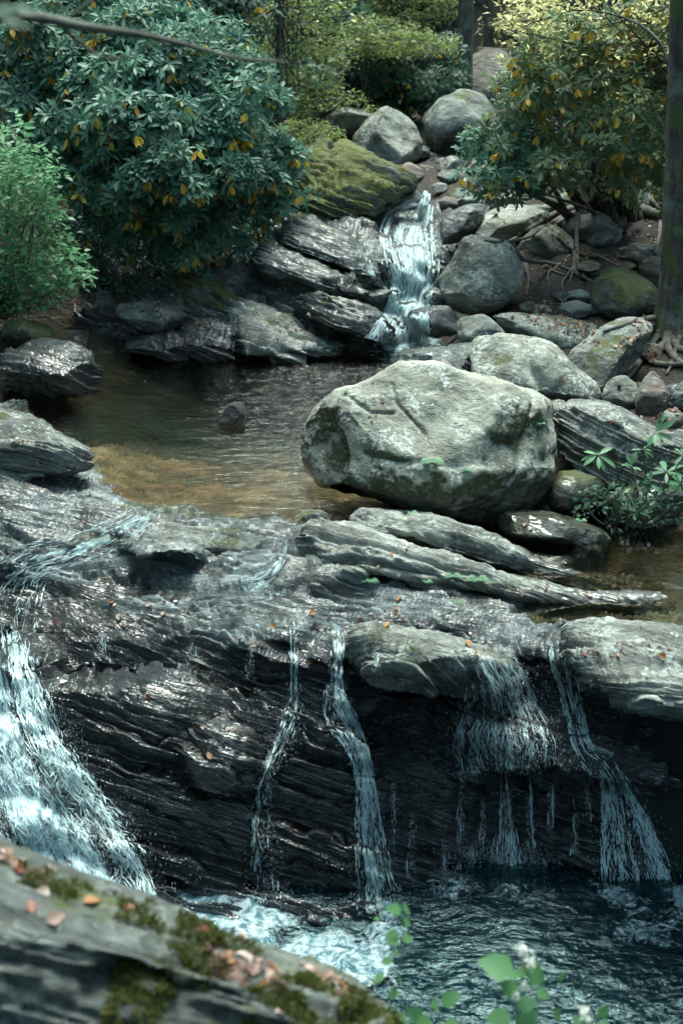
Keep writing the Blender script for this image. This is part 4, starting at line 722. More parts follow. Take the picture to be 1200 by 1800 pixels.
def bush(name, label, poly, Y, depth, nl, R, nw, L, mat, yellow, seed, foot, stems=10, group=None, cat='shrub', face=(0, -.75, .65), n=9, mind=24, barkm='barkdark'):
    """a shrub of many leafy lobes; each lobe is a dome of rosettes, with twigs running back to the foot"""
    r_ = np.random.default_rng(seed); S = sample(poly, nl, r_, mind); p = np.asarray(poly, float); c0 = p.mean(0); ext = np.ptp(p, axis=0) / 2
    rr = np.clip(np.hypot(*((S - c0) / ext).T), 0, 1); Yl = Y - depth * np.sqrt(1 - rr ** 2 * .9) + r_.normal(0, .26, len(S)); C = at(S[:, 0], S[:, 1], Yl)
    root = empty(name, foot, label, cat, group); G, YL = [], []; cs, axs = [], []
    for k, c in enumerate(C):
        m = int(nw * r_.uniform(.7, 1.3)); d = unit(r_.normal(size=(m, 3)) + np.array(face) * 1.5); rad = R * r_.uniform(.5, 1.4)
        cs.append(c + d * rad * np.array([1, .8, .75]) * r_.uniform(.75, 1.05, (m, 1))); axs.append(d + r_.normal(0, .25, (m, 3)) + np.array([0, -.15, .35]))
    cs = np.vstack(cs); axs = np.vstack(axs); g, y = whorls(cs, axs, L, r_, n, yellow)
    f = make('foliage', g[0], g[1], M[mat], parent=root)
    if len(y[0]): make('yellow_leaves', y[0], y[1], M['yellow'], parent=root)
    tb = []
    for k in r_.choice(len(C), min(stems, len(C)), replace=False):
        a = np.array(foot) + r_.normal(0, .12, 3) * [1, 1, 0]; b = C[k] + [0, .1, 0]; mid = (a + b) / 2 + r_.normal(0, .12, 3) + [0, .1, .12]
        tb.append(tube(np.array([a - [0, 0, .2], a * .75 + mid * .25, mid, b]), [.035, .028, .018, .007], 6))
    for k in r_.choice(len(cs), min(len(cs), stems * 14), replace=False):
        c = C[np.argmin(((C - cs[k]) ** 2).sum(1))]; tb.append(tube(np.array([c + [0, .12, -.05], (c + cs[k]) / 2 + r_.normal(0, .02, 3), cs[k]]), [.006, .004, .0025], 4))
    V, Fq = join(tb); make('stems', V, Fq, M[barkm], parent=root); return root

bush('rhododendron', 'large dark green rhododendron with yellow drooping leaves overhanging the pool on the left', [(20,60),(90,20),(200,-10),(330,30),(420,110),(480,190),(505,270),(500,360),(470,410),(430,425),(350,440),(285,462),(230,440),(180,400),(110,340),(60,250),(20,190)],
     15.3, 1.5, 150, .30, 48, .115, 'rhodo', .13, 11, at(240, 470, 15.6), stems=16, mind=21)
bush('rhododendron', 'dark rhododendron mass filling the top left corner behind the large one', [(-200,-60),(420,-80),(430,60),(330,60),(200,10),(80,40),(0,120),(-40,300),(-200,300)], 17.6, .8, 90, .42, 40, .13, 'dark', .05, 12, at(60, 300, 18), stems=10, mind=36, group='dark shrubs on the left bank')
bush('rhododendron', 'right rhododendron with many orange leaves leaning over the boulders', [(835,300),(872,262),(845,235),(890,205),(885,160),(925,150),(930,95),(975,110),(1000,55),(1050,75),(1090,35),(1130,60),(1215,30),(1215,345),(1160,372),(1130,335),(1085,345),(1060,300),(1010,300),(985,345),(940,325),(900,345),(860,345)],
     14.2, .8, 125, .2, 11, .10, 'rhodo2', .22, 13, at(1060, 360, 15.1), stems=22, mind=17, barkm='bark')
bush('rhododendron', 'sparse lower spray of glossy leaves hanging over the right boulders', [(835,250),(900,230),(960,250),(970,330),(930,350),(860,330),(840,350)], 13.9, .3, 26, .18, 13, .10, 'rhodo', .1, 14, at(1040, 380, 14.8), stems=6, mind=20, group=None)
bush('rhododendron', 'far dark rhododendron thicket above the boulder row', [(590,100),(650,80),(780,95),(800,150),(770,190),(700,205),(640,180),(590,170)], 23.5, .8, 60, .34, 30, .12, 'dark', .06, 15, at(690, 200, 24), stems=8, mind=18, n=8)

bush('rhododendron', 'airy upper rhododendron branches reaching left over the far boulders from the right', [(870,140),(905,105),(960,60),(1040,25),(1120,15),(1195,40),(1190,120),(1080,95),(1000,120),(930,170),(885,190)], 13.7, .4, 42, .17, 8, .095, 'rhodo2', .3, 16, at(1100, 350, 14.9), stems=14, mind=17, barkm='bark')
def cloud(kind, C, R, n, L, r_, flat=.6, upb=1.2, layered=False):
    """leaf clumps: n leaves round each centre"""
    N = len(C) * n; c = np.repeat(C, n, 0); R = np.repeat(np.broadcast_to(R, len(C)), n)[:, None]; d = r_.normal(size=(N, 3)); d = unit(d) * r_.uniform(.25, 1, (N, 1)) ** .6
    p = c + d * R * [1, 1, flat]; up = r_.normal(size=(N, 3)) * (.35 if layered else .8); up[:, 2] += upb; dr = d + r_.normal(0, .8, (N, 3)); dr[:, 2] *= .5; dr[:, 2] -= .15
    return leaves(kind, p, dr, up, L * r_.uniform(.6, 1.3, N))
def leafy(name, label, poly, Y, depth, nc, R, n, L, mat, seed, foot, kind='oval', flat=.6, cat='shrub', group=None, mind=0, layered=False, trunk=None, tm='bark', extra=None):
    r_ = np.random.default_rng(seed); S = sample(poly, nc, r_, mind); C = at(S[:, 0], S[:, 1], Y + r_.uniform(-depth, depth, len(S))); root = empty(name, foot, label, cat, group)
    V, Fc = cloud(kind, C, R * r_.uniform(.6, 1.3, len(C)), n, L, r_, flat, layered=layered); make('foliage', V, Fc, M[mat], parent=root)
    if extra: k = r_.choice(len(C), max(1, len(C) // 5), replace=False); V, Fc = cloud(kind, C[k], R, max(2, n // 6), L, r_, flat); make('yellow_leaves', V, Fc, M[extra], parent=root)  # some clumps in the paler leaf colour that stands for sunlight
    tb = []
    for k in r_.choice(len(C), min(len(C), 26), replace=False):
        a = np.array(foot) if trunk is None else np.array(trunk[min(len(trunk) - 1, int(r_.integers(len(trunk) // 3, len(trunk))))][:3])
        tb.append(tube(np.array([a, (a + C[k]) / 2 + r_.normal(0, .08, 3), C[k]]), [.014, .009, .004], 5))
    V, Fq = join(tb); make('branches', V, Fq, M[tm], parent=root)
    if trunk is not None: t = np.array(trunk); V, q, c = tube(t[:, :3], t[:, 3], 12, .12, seed); make('trunk', V, [q, c], M[tm], parent=root)
    return root
def vtrunk(px, py, Y, px2, py2, r0, r1, lean=0):
    a = at(px, py, Y); b = at(px2, py2, Y); n = 6; t = np.linspace(0, 1, n)[:, None]; p = a + (b - a) * t; p[:, 0] += np.sin(t[:, 0] * 5 + px) * .05; r = r0 + (r1 - r0) * t[:, 0]; r[0] *= 1.5
    return np.column_stack([p, r])
leafy('leafy_shrub', 'bright green leafy shrub at the left edge above the pool', [(-150,230),(20,215),(60,260),(95,300),(90,350),(130,430),(148,480),(140,520),(70,530),(0,545),(-150,560)], 12.9, .45, 300, .16, 26, .07, 'fresh', 21, at(10, 560, 13.2), mind=7)
leafy('leafy_shrub', 'grey green undergrowth between the left shrub and the large rhododendron', [(90,330),(150,400),(210,430),(260,460),(300,480),(250,500),(170,520),(130,480),(110,420)], 13.9, .4, 90, .14, 18, .06, 'dark', 22, at(180, 510, 14.2))
leafy('sapling', 'thin sapling with small light leaves standing behind the mossy boulder', [(440,-40),(600,-60),(620,60),(600,150),(560,190),(500,230),(450,180),(430,60)], 18.6, .9, 260, .17, 20, .06, 'maple', 23, at(490, 250, 18.6), extra='sun_painted', cat='tree', flat=.35, layered=True, trunk=vtrunk(488, 245, 18.6, 497, -160, .045, .03), tm='barkdark')
leafy('leafy_shrub', 'low light green bushes growing on the long mossy boulder', [(485,225),(530,205),(600,225),(610,250),(560,285),(520,310),(490,300)], 17.0, .4, 110, .10, 24, .042, 'maple', 24, at(530, 270, 17.4))
leafy('maple_tree', 'small tree with layered yellow green leaves above the far dark thicket', [(590,60),(640,20),(740,50),(790,70),(800,88),(750,95),(700,105),(620,95)], 22, .6, 130, .2, 20, .075, 'maple', 25, at(640, 200, 23), cat='tree', flat=.2, layered=True, extra='sun_painted')
leafy('maple_tree', 'green leafy tree crown at the top middle', [(560,-80),(800,-80),(795,30),(760,45),(660,60),(580,60)], 26, 1.2, 260, .3, 20, .09, 'maple', 26, at(760, 150, 27), extra='sun_painted', cat='tree', flat=.35, layered=True, trunk=vtrunk(735, 150, 27, 735, -200, .10, .07), tm='barkdark')
leafy('leafy_shrub', 'thin pale green twigs hanging over the far left boulder', [(500,160),(570,150),(640,170),(660,195),(620,185),(560,200),(510,200)], 20.5, .3, 50, .16, 14, .07, 'maple', 27, at(520, 220, 21), flat=.25, layered=True)
leafy('beech_tree', 'tree with pale yellow leaves painted sunlit in the top right corner', [(870,-60),(1300,-90),(1300,120),(1190,130),(1150,90),(1080,100),(1000,60),(940,90),(880,40)], 13.6, .6, 330, .15, 9, .062, 'sun_painted', 28, at(1140, 320, 17.5), cat='tree', flat=.4, layered=True, trunk=vtrunk(1150, 300, 17.5, 1140, -200, .09, .06))
leafy('beech_tree', 'far yellow green crown painted sunlit behind the fallen log', [(830,-60),(1230,-60),(1220,100),(1060,90),(960,100),(870,70)], 28, 1.5, 260, .4, 18, .11, 'sun_painted', 29, at(940, 130, 29.5), cat='tree', flat=.4, layered=True, trunk=vtrunk(945, 125, 29.5, 950, -200, .12, .09))
leafy('leafy_shrub', 'far green undergrowth between the thin grey tree and the right rhododendron', [(860,120),(960,100),(1100,110),(1200,130),(1200,260),(1100,250),(960,180),(900,200),(870,160)], 19.5, .8, 150, .22, 20, .10, 'maple', 30, at(1000, 270, 19.8), extra='sun_painted')
leafy('beech_tree', 'loose hanging sprays of pale yellow leaves in front of the right rhododendron', [(870,60),(960,-20),(1200,-20),(1200,300),(1120,260),(1050,150),(960,130),(880,150)], 13.2, .4, 110, .12, 7, .055, 'sun_painted', 34, at(1205, 330, 13.4), cat='tree', flat=.5, layered=True, trunk=vtrunk(1200, 330, 13.4, 1215, -100, .03, .02))
leafy('sapling', 'thin dark sapling stem standing clear in front of the light leaves left of centre', [(450,-30),(560,-30),(570,120),(520,180),(470,160)], 17.9, .3, 60, .14, 10, .055, 'maple', 35, at(492, 248, 17.9), cat='tree', flat=.3, layered=True, trunk=vtrunk(492, 248, 17.5, 500, -160, .035, .022), tm='barkdark')
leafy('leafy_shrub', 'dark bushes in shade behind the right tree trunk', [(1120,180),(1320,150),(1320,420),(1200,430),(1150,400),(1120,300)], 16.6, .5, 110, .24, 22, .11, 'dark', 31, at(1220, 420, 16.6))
# the wood behind: tall trees one can tell apart, each with its own trunk, closing the view and the sky above it
def wood_tree(x, y, h, R, seed, label, mat, nc=110, n=34, L=.34, base=0.16):
    r_ = np.random.default_rng(seed); z0 = float(ground_z(np.array([x]), np.array([y]))[0]); root = empty('forest_tree', (x, y, z0), label, 'tree', 'tall trees of the wood around the stream')
    d = unit(r_.normal(size=(nc, 3))) * r_.uniform(.45, 1, (nc, 1)) ** .5; C = np.array([x, y, z0 + h * (.5 + base / 2)]) + d * [R, R, h * (.5 - base / 2)]
    V, Fc = cloud('simple', C, R * .30 * r_.uniform(.7, 1.3, nc), n, L, r_, .45); make('foliage', V, Fc, M[mat], parent=root)
    t = np.array([[x, y, z0 - .3], [x + .05, y, z0 + h * .3], [x - .05, y, z0 + h * .6], [x, y, z0 + h * .95]]); V, q, c = tube(t, [.28, .2, .14, .04], 10, .1, seed); make('trunk', V, [q, c], M['barkdark'], parent=root)
    return root
WT = [(-5.5,24,10,2.6,'dark','left of centre'),(-2.2,27,12,2.8,'dark','straight behind the far boulders'),(.8,31,13,2.8,'dark','behind the far dark thicket'),(-4,31,14,3,'dark','deep in the wood left of centre'),(3.2,35,15,3.2,'dark','beyond the fallen log'),(-8.5,29,13,3.2,'dark','far left of the wood'),
 (-7.5,19,10,2.6,'dark','on the left bank behind the rhododendrons'),(-8.5,14,10,2.6,'dark','on the left bank beside the pool'),(8.5,30,13,3.2,'sun_painted','far right of the wood'),(7.8,22,11,2.6,'maple','on the right bank beyond the roots'),(8,15,10,2.5,'dark','on the right bank outside the big trunk'),(-12,22,13,3.5,'dark','deep on the left slope'),
 (12.5,24,13,3.5,'dark','deep on the right slope'),(-1,38,16,3.5,'dark','far back in the middle'),(6.5,40,16,3.5,'maple','far back on the right'),(-8,38,16,3.6,'dark','far back on the left'),(13,36,16,4,'maple','far right slope'),(-14,33,16,4,'dark','far left slope'),(-9,8,10,2.8,'dark','on the left bank above the falls'),(9.5,8.5,10,2.6,'dark','on the right bank above the falls'),
 (-5.6,3.5,10,3,'dark','added unseen for shade on the left bank beside the camera'),(6.2,3.5,10,3,'dark','added unseen for shade on the right bank beside the camera'),(-6,-2.5,11,3.4,'dark','added unseen for shade behind the camera on the left'),(5.5,-3,11,3.4,'maple','added unseen for shade behind the camera on the right'),(0,-7,12,3.8,'dark','added unseen for shade straight behind the camera'),(-6.2,11,10,2.6,'dark','added unseen for shade, overhanging the left bank of the pool'),(6.8,11.5,10,2.4,'dark','added unseen for shade, overhanging the right bank'),(-11,3,12,4,'dark','added unseen for shade far left beside the falls'),(11,3,12,4,'dark','added unseen for shade far right beside the falls')]  # this last row: unseen trees added round the camera to cut skylight
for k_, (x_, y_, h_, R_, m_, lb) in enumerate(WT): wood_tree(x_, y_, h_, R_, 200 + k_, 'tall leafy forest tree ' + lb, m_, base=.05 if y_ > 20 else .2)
# low brush on the far slope so that no bare ground shows between the trunks
for k_, (pl, Y_, m_, lb) in enumerate([
 ([(380,60),(480,60),(560,140),(520,230),(440,200),(400,140)], 21, 'dark', 'dark brush behind the thin sapling'), ([(500,0),(640,0),(640,110),(590,170),(520,170)], 24, 'dark', 'shaded brush between the sapling and the far thicket'),
 ([(640,-20),(800,-20),(800,90),(640,100)], 29.5, 'dark', 'dark brush below the top middle crown'), ([(800,-20),(900,-20),(940,90),(820,100)], 31, 'dark', 'brush around the thin grey tree'),
 ([(300,-60),(480,-60),(470,80),(330,60)], 22, 'dark', 'dark brush at the top left of the sapling'), ([(930,-60),(1300,-60),(1300,80),(950,80)], 34, 'sun_painted', 'bright brush at the far top right')]):
    leafy('forest_brush', lb, pl, Y_, .8, 130, .42, 20, .15, m_, 60 + k_, at(np.mean([q[0] for q in pl]), 200, Y_), group='brush on the far slope', flat=.5)

# trunks one can single out
def tree(label, pts, Y, r, mat, roots=(), seed=0, depth=None, cat='tree', name='tree'):
    P = np.array([at(x, y, Y + (depth[i] if depth else 0)) for i, (x, y) in enumerate(pts)]); root = empty(name, P[0], label, cat)
    V, q, c = tube(P, r, 28, .16, seed); make('trunk', V, [q, c], M[mat], parent=root)
    for line, rr in roots:
        rr = rr * 1.35
        R_ = []
        for x, y in line:
            h = shoot(x, y); R_.append((h[0] + h[1] * rr * .5) if h is not None and abs(h[0][1] - Y) < 3 else at(x, y, Y))
        V, q, c = tube(np.array(R_), np.linspace(rr, rr * .35, len(R_)), 9, .25, seed + len(R_)); make('root', V, [q, c], M['root'], parent=root)
    return root
tree('thin grey tree rising from behind the big dark blocky boulder', [(817,172),(814,150),(815,100),(818,40),(820,-60)], 24.3, [.20,.15,.135,.13,.12], 'bark', [([(815,160),(800,172),(785,176)], .05), ([(820,160),(832,172),(836,182)], .05)], 1)
tree('second thin tree right of the thin grey tree', [(862,95),(861,60),(862,0),(864,-80)], 27.5, [.16,.13,.12,.11], 'bark', (), 2)
tree('dark tree trunk behind the right rhododendron, left one', [(1018,330),(1012,240),(1008,120),(1004,0),(1002,-90)], 17.2, [.17,.13,.125,.12,.11], 'barkdark', (), 3)
tree('pale shaded trunk behind the right rhododendron, right one', [(1088,330),(1082,220),(1078,100),(1075,-90)], 18.2, [.2,.16,.15,.14], 'barkdark', (), 4)
tree('big dark tree base with spreading roots on the right bank', [(1062,372),(1058,350),(1054,310),(1050,250),(1046,150),(1043,-60)], 15.5, [.34,.25,.2,.18,.17,.15], 'barkdark',
     [([(1085,340),(1105,365),(1130,378),(1165,385),(1195,392)], .07), ([(1095,345),(1100,385),(1080,400),(1075,380)], .06), ([(1090,320),(1120,335),(1150,330),(1180,345),(1200,350)], .055), ([(1100,330),(1135,350),(1160,370),(1160,410),(1150,450)], .03), ([(1040,360),(1000,372),(970,380),(930,400),(905,412)], .035),
      ([(1030,368),(985,385),(960,400),(930,420),(880,430),(850,425)], .022), ([(1020,375),(990,385),(965,405),(1000,440),(1040,455),(1080,450)], .02), ([(1015,378),(1010,430),(1015,450),(1005,480),(1040,500)], .018), ([(1005,440),(1012,460),(1025,490),(1045,495)], .014), ([(1008,445),(1008,470),(1000,500)], .014),
      ([(1030,445),(1060,455),(1085,470)], .014), ([(905,440),(915,460),(960,462),(1000,475),(1020,490)], .02), ([(912,445),(925,480),(935,500)], .015), ([(922,455),(930,490),(925,520)], .013), ([(950,462),(975,480),(1010,490)], .012), ([(880,425),(905,430),(925,470)], .014), ([(940,398),(900,420),(870,432)], .013), ([(960,398),(920,412),(885,420)], .012), ([(1000,450),(980,470),(960,480),(965,505)], .012), ([(1015,455),(1000,480),(985,500),(990,512)], .012)], 5)
tree('large mossy tree trunk at the right edge', [(1182,585),(1182,560),(1186,500),(1190,400),(1195,250),(1200,100),(1205,-60)], 12.2, [.24,.17,.14,.13,.13,.12,.12], 'barkmoss',
     [([(1170,560),(1150,570),(1120,590),(1100,610)], .035), ([(1175,570),(1150,600),(1110,660),(1085,680)], .03), ([(1180,580),(1165,610),(1190,640),(1215,650)], .04), ([(1165,610),(1140,635),(1180,645),(1220,640)], .03), ([(1160,560),(1120,565),(1090,575),(1060,585)], .022), ([(1180,600),(1195,620),(1230,625)], .03), ([(1195,590),(1180,640),(1170,660)], .018)], 6)
for k_, (x_, y_, Y_, r0, lb) in enumerate([(498,215,20.5,.05,'slim dark trunk above the low bushes on the mossy boulder'),(690,160,27,.09,'slim trunk in the shade above the far thicket'),(605,150,29,.10,'slim trunk left of the far thicket'),(905,95,29,.13,'grey trunk rising behind the fallen log'),(960,90,31,.12,'grey trunk in the bright far wood'),(1150,110,26,.14,'grey trunk at the far top right'),(770,120,31,.10,'slim dark trunk just left of the thin grey tree'),(560,160,25,.06,'slim sapling stem in the green at the top')]):
    tree(lb, [(x_, y_), (x_ + 2, y_ - 60), (x_ - 1, y_ - 140), (x_ + 3, y_ - 300)], Y_, [r0 * 1.3, r0, r0 * .95, r0 * .8], 'bark' if x_ > 800 else 'barkdark', (), 20 + k_)
tree('fallen grey log lying across the far slope', [(838,92),(880,97),(930,96),(1000,97),(1090,92)], 26.3, [.10,.11,.12,.12,.12], 'bark', (), 7, cat='log', name='fallen_log')
tree('thin leaning bare limb arching at the top right', [(1185,250),(1178,130),(1165,80),(1130,45),(1080,25),(1020,15),(960,30),(900,55)], 12.6, [.022,.02,.016,.012,.008,.006,.005,.003], 'barkdark', (), 8, depth=[0,0,.1,.2,.3,.4,.5,.6], cat='branch', name='bare_branch')
# blurred twig crossing the top left corner, close to the camera
P_ = at(np.array([-260, -60, 60, 150, 250, 340, 420, 495]), np.array([-10, 8, 28, 48, 60, 82, 105, 108]), np.array([2.9, 2.95, 3, 3, 3.05, 3.1, 3.15, 3.2])); bt = empty('overhanging_branch', P_[0], 'thin blurred branch crossing the top left corner', 'branch')
V, q, c = tube(P_, [.014, .013, .012, .009, .007, .005, .004, .0025], 8, .2); make('limb', V, [q, c], M['bark'], parent=bt)
for ln in ([(115,38),(150,10),(190,-20)], [(110,45),(150,85),(190,105),(230,98)], [(285,70),(288,85)]):
    p = np.array([at(x, y, 3.03) for x, y in ln]); V, q, c = tube(p, np.linspace(.005, .002, len(p)), 6); make('twig', V, [q, c], M['bark'], parent=bt)
V, Fc = leaves('oval', at(np.array([20., -20., 0]), np.array([10., 20, 30]), 2.2), np.array([[1, .1, -.3], [1, -.2, .1], [.6, 0, -.2]]), np.array([[0, -.6, .6]] * 3), np.array([.045, .055, .05])); make('leaf', V, Fc, M['dark'], parent=bt)

# small plants on the rocks
def whorl_plant(name, label, heads, Y, L, mat, foot, seed, n=8, yl=0.):
    r_ = np.random.default_rng(seed); C = np.array([at(x, y, Y + dy) for x, y, dy in heads]); root = empty(name, foot, label, 'plant'); ax = r_.normal(0, .35, (len(C), 3)) + [0, -.55, .8]
    g, y = whorls(C, ax, L, r_, n, yl); make('leaves', g[0], g[1], M[mat], parent=root); tb = []
    for c in C: tb.append(tube(np.array([foot, (c + foot) / 2 + r_.normal(0, .02, 3) + [0, 0, .03], c]), [.008, .006, .004], 5))
    V, Fq = join(tb); make('stems', V, Fq, M['root'], parent=root); return root
whorl_plant('rhododendron_seedling', 'young rhododendron with long pale green leaves at the right below the wedge boulder', [(1050,800,0),(1110,820,-.1),(1140,850,-.05),(1170,830,0),(1130,790,.05),(1160,880,-.1),(1200,800,0),(1195,850,.1),(1090,870,0),(1150,760,.1),(1120,900,-.05)], 8.85, .115, 'fresh', at(1130, 925, 9.0), 71)
leafy('low_plants', 'low dark green ground plants under the seedling', [(1000,880),(1060,850),(1180,860),(1200,930),(1130,950),(1040,925)], 8.85, .15, 45, .07, 16, .045, 'dark', 72, at(1100, 940, 8.9), cat='plant')
def fern(label, px, py, Y, L, seed, mat='fresh', n=6):
    h = shoot(px, py); b = h[0] if h is not None else at(px, py, Y); r_ = np.random.default_rng(seed); root = empty('small_fern', b, label, 'plant'); B, D, U, S = [], [], [], []
    for k in range(n):
        a = r_.uniform(-1.4, 1.4); d = unit([math.sin(a), -.5 - .3 * math.cos(a), .55]); t = np.linspace(.12, 1, 9)
        for tt in t:
            p = b + d * L * tt - np.array([0, 0, L * .45 * tt * tt]); sd_ = unit(np.cross(d, [0, -.4, 1]))
            for sg in (-1, 1): B.append(p); D.append(sd_ * sg + d * .5); U.append([0, -.5, 1]); S.append(L * .38 * (1.1 - tt))
    V, Fc = leaves('simple', np.array(B), np.array(D), np.array(U, float), np.array(S)); make('fronds', V, Fc, M[mat], parent=root); return root
for x_, y_, lb, L_ in [(758,812,'small fern clump growing from the face of the huge boulder',.12),(815,826,'little rosette right of the fern on the huge boulder face',.08),(722,902,'fern tuft at the foot of the huge boulder',.07),(650,1020,'fern tuft under the left end of the streaked fin',.09),(795,1012,'fern in the crack at the middle of the streaked fin',.08),(838,1018,'fern with broad fronds right of the crack in the fin',.1),(803,1058,'small fern on the thin lowest blade',.07),(748,1022,'tiny fern between the fin and the lowest blade',.06),(950,745,'small green sprig on the right shoulder of the huge boulder',.06),(1020,915,'fern beside the moss rimmed slab',.07)]:
    fern(lb, x_, y_, 8, L_, int(x_))

# plants close to the camera at the bottom edge
def near_plant(name, label, stem, Y, lf, seed, flowers=(), stemr=.003):
    P = np.array([at(x, y, Y) for x, y in stem]); root = empty(name, P[0], label, 'plant'); V, q, c = tube(P, np.linspace(stemr, stemr * .5, len(P)), 6); make('stem', V, [q, c], M['fresh'], parent=root)
    r_ = np.random.default_rng(seed)
    for x, y, dx, dy, L in lf:
        b = at(x, y, Y + r_.normal(0, .02)); e = at(x + dx, y - dy, Y + r_.normal(0, .03)); V, Fc = leaves('broad', np.array([b]), np.array([e - b]), np.array([[r_.normal(0, .4), -.7, .9]]), L * Y / F, 1.1); make('leaf', V, Fc, M['near'], parent=root)
    for x, y, rad in flowers:
        c = at(x, y, Y - .01) + r_.normal(0, rad * Y / F * .45, (70, 3)); V, Fc = leaves('simple', c, r_.normal(size=(70, 3)) + [0, -.5, .5], r_.normal(size=(70, 3)), .0075, 1.2); make('flower_head', V, Fc, M['white'], parent=root)
    return root
near_plant('flowering_weed', 'blurred weed with white flower heads and broad leaves at the bottom right of centre', [(905,1900),(905,1800),(915,1740),(920,1690),(915,1665)], 2.6,
 [(905,1710,-70,25,85),(915,1700,-20,-50,62),(920,1700,50,-30,80),(912,1750,-45,30,60),(905,1770,40,10,52),(900,1790,-60,0,62),(905,1810,50,40,66),(890,1830,-50,30,70),(940,1740,30,-15,36),(980,1710,20,-30,30),(900,1850,-70,20,80),(915,1860,70,20,80),(985,1790,-30,30,40)], 1, flowers=[(918,1668,17),(932,1690,12),(920,1735,9),(905,1752,8)])
near_plant('slender_weed', 'thin blurred stem with small round leaves at the bottom middle', [(670,1900),(680,1790),(700,1720),(706,1650),(706,1590)], 2.7,
 [(706,1600,-35,5,40),(708,1598,36,2,42),(708,1618,26,-8,30),(700,1645,-45,5,38),(702,1650,-20,-8,32),(706,1650,30,0,30),(700,1675,-20,0,24),(690,1690,-26,0,28),(700,1720,15,-10,26),(672,1710,-14,-20,30),(700,1740,-20,-16,30),(668,1615,-16,0,16)], 2, stemr=.0018)
near_plant('low_weed', 'low blurred green leaves at the bottom edge beside the mossy rock', [(780,1900),(775,1830),(770,1780)], 2.65, [(770,1770,-40,12,48),(775,1765,35,20,50),(760,1800,-50,0,56),(780,1800,50,-10,50),(740,1790,-40,30,46),(720,1800,-60,10,60),(700,1790,-30,25,40),(790,1830,60,20,66),(740,1830,-50,10,60)], 3)
near_plant('low_weed', 'small blurred white budded weed at the bottom right', [(1045,1900),(1048,1830),(1050,1785)], 2.6, [(1048,1790,26,26,40),(1052,1800,30,-8,38),(1040,1800,-40,10,46),(1045,1820,40,-10,48),(1030,1830,-50,20,56)], 4, flowers=[(1025,1775,10),(1030,1792,9)])

# ------------------------------------------------------------------ fallen leaves
DG.update()
def lay(px, py, L, mat, seed, name='fallen_leaf', label=None, group=None, kind='broad'):
    h = shoot(px, py, 'x')
    if h is None: return None
    r_ = np.random.default_rng(seed); nrm = unit(h[1] if h[1][2] > -.2 else -h[1]); t = unit(np.cross(nrm, r_.normal(size=3))); t2 = np.cross(nrm, t); V0, Fc = LEAF[kind]; V0 = V0 * [1.1, 1, 1]; n_ = V0.copy(); n_[:, 2] += .22 * (n_[:, 0] * 2) ** 2 + .12 * r_.normal() * (n_[:, 1] - .5)
    c = h[0] + nrm * .006; V = L * ((n_[:, 0:1]) * t + (n_[:, 1:2] - .5) * t2 + n_[:, 2:3] * nrm); o = make(name, V, Fc, M[mat]); o.location = c; return tag(o, label, 'leaf', group)
for k_, (x_, y_, m_, lb) in enumerate([(102,1121,'orange','round orange leaf stuck above the dark recess on the left'),(98,1093,'redleaf','small red leaf above the round orange leaf'),(195,1060,'orange','orange leaf lying on the shelf left of centre'),(145,1078,'pink','pale leaf beside the orange leaf on the shelf'),(210,1085,'pink','cluster pale pink leaf on the shelf left of centre'),(283,1043,'orange','small orange leaf on the upper shelf'),(330,1055,'pink','pinkish leaf lying on wet shelf rock'),(262,1062,'pink','cream leaf in the flow on the shelf'),
 (113,1200,'pink','long pale leaf pointing down on dark rock at the left'),(168,1230,'orange','small orange leaf on dark rock under the recess'),(252,1222,'orange','orange leaf above the pale streak of rock'),(446,1222,'orange','bright orange leaf on dark rock in the middle of the falls'),(313,1268,'redleaf','red brown leaf hanging at the knob'),(310,1316,'orange','orange leaf at the left foot of the knob'),(368,1328,'orange','small orange leaf on the knob'),(566,1320,'redleaf','dark red leaf by the middle strand'),(613,1395,'orange','long orange leaf leaning beside the middle strand'),(662,1293,'orange','brown orange leaf right of the middle strand'),(803,1302,'redleaf','small red leaf left of the right ledge'),(888,1193,'orange','orange leaf caught on the lip above the right ledge'),
 (822,1132,'orange','orange leaf right of the jutting block'),(835,1150,'orange','second orange leaf lower right of the jutting block'),(680,1098,'orange','orange leaf behind the jutting block'),(548,1078,'orange','curled orange leaf at the wet notch in the lip'),(480,1100,'orange','orange leaf on the lip left of the notch'),(921,1160,'orange','yellow orange leaf in the flow left of the broad right slab'),(702,1053,'orange','small orange leaf on wet rock below the fin'),(1095,1077,'orange','orange leaf floating at the edge of the brown puddle'),(1037,1047,'pink','large pale leaf on the tail of the fin'),(1060,1062,'pink','white leaf on the tail of the fin'),(1162,1152,'orange','orange leaf on the broad right slab'),(1140,1160,'pink','pale leaf pile piece on the broad right slab'),(1057,1171,'pink','pale leaf near the left end of the broad slab'),(1052,1150,'redleaf','red brown leaf on the broad slab'),
 (608,880,'pink','pale leaf at the dark foot of the huge boulder'),(300,945,'orange','pinkish orange leaf on the pale rim of the pool'),(925,600,'orange','small orange leaf on top of the broad mossy ended boulder'),(985,665,'orange','rusty leaf on the broad mossy ended boulder'),(990,585,'redleaf','red leaf on the long flat slab'),(255,672,'pink','white leaf floating at the back of the pool'),(545,1165,'orange','wet brown leaf near the faint thread')]):
    lay(x_, y_, float(rng.uniform(.028, .045)) * (1.2 if y_ > 1000 else 1), m_, k_, label=lb)
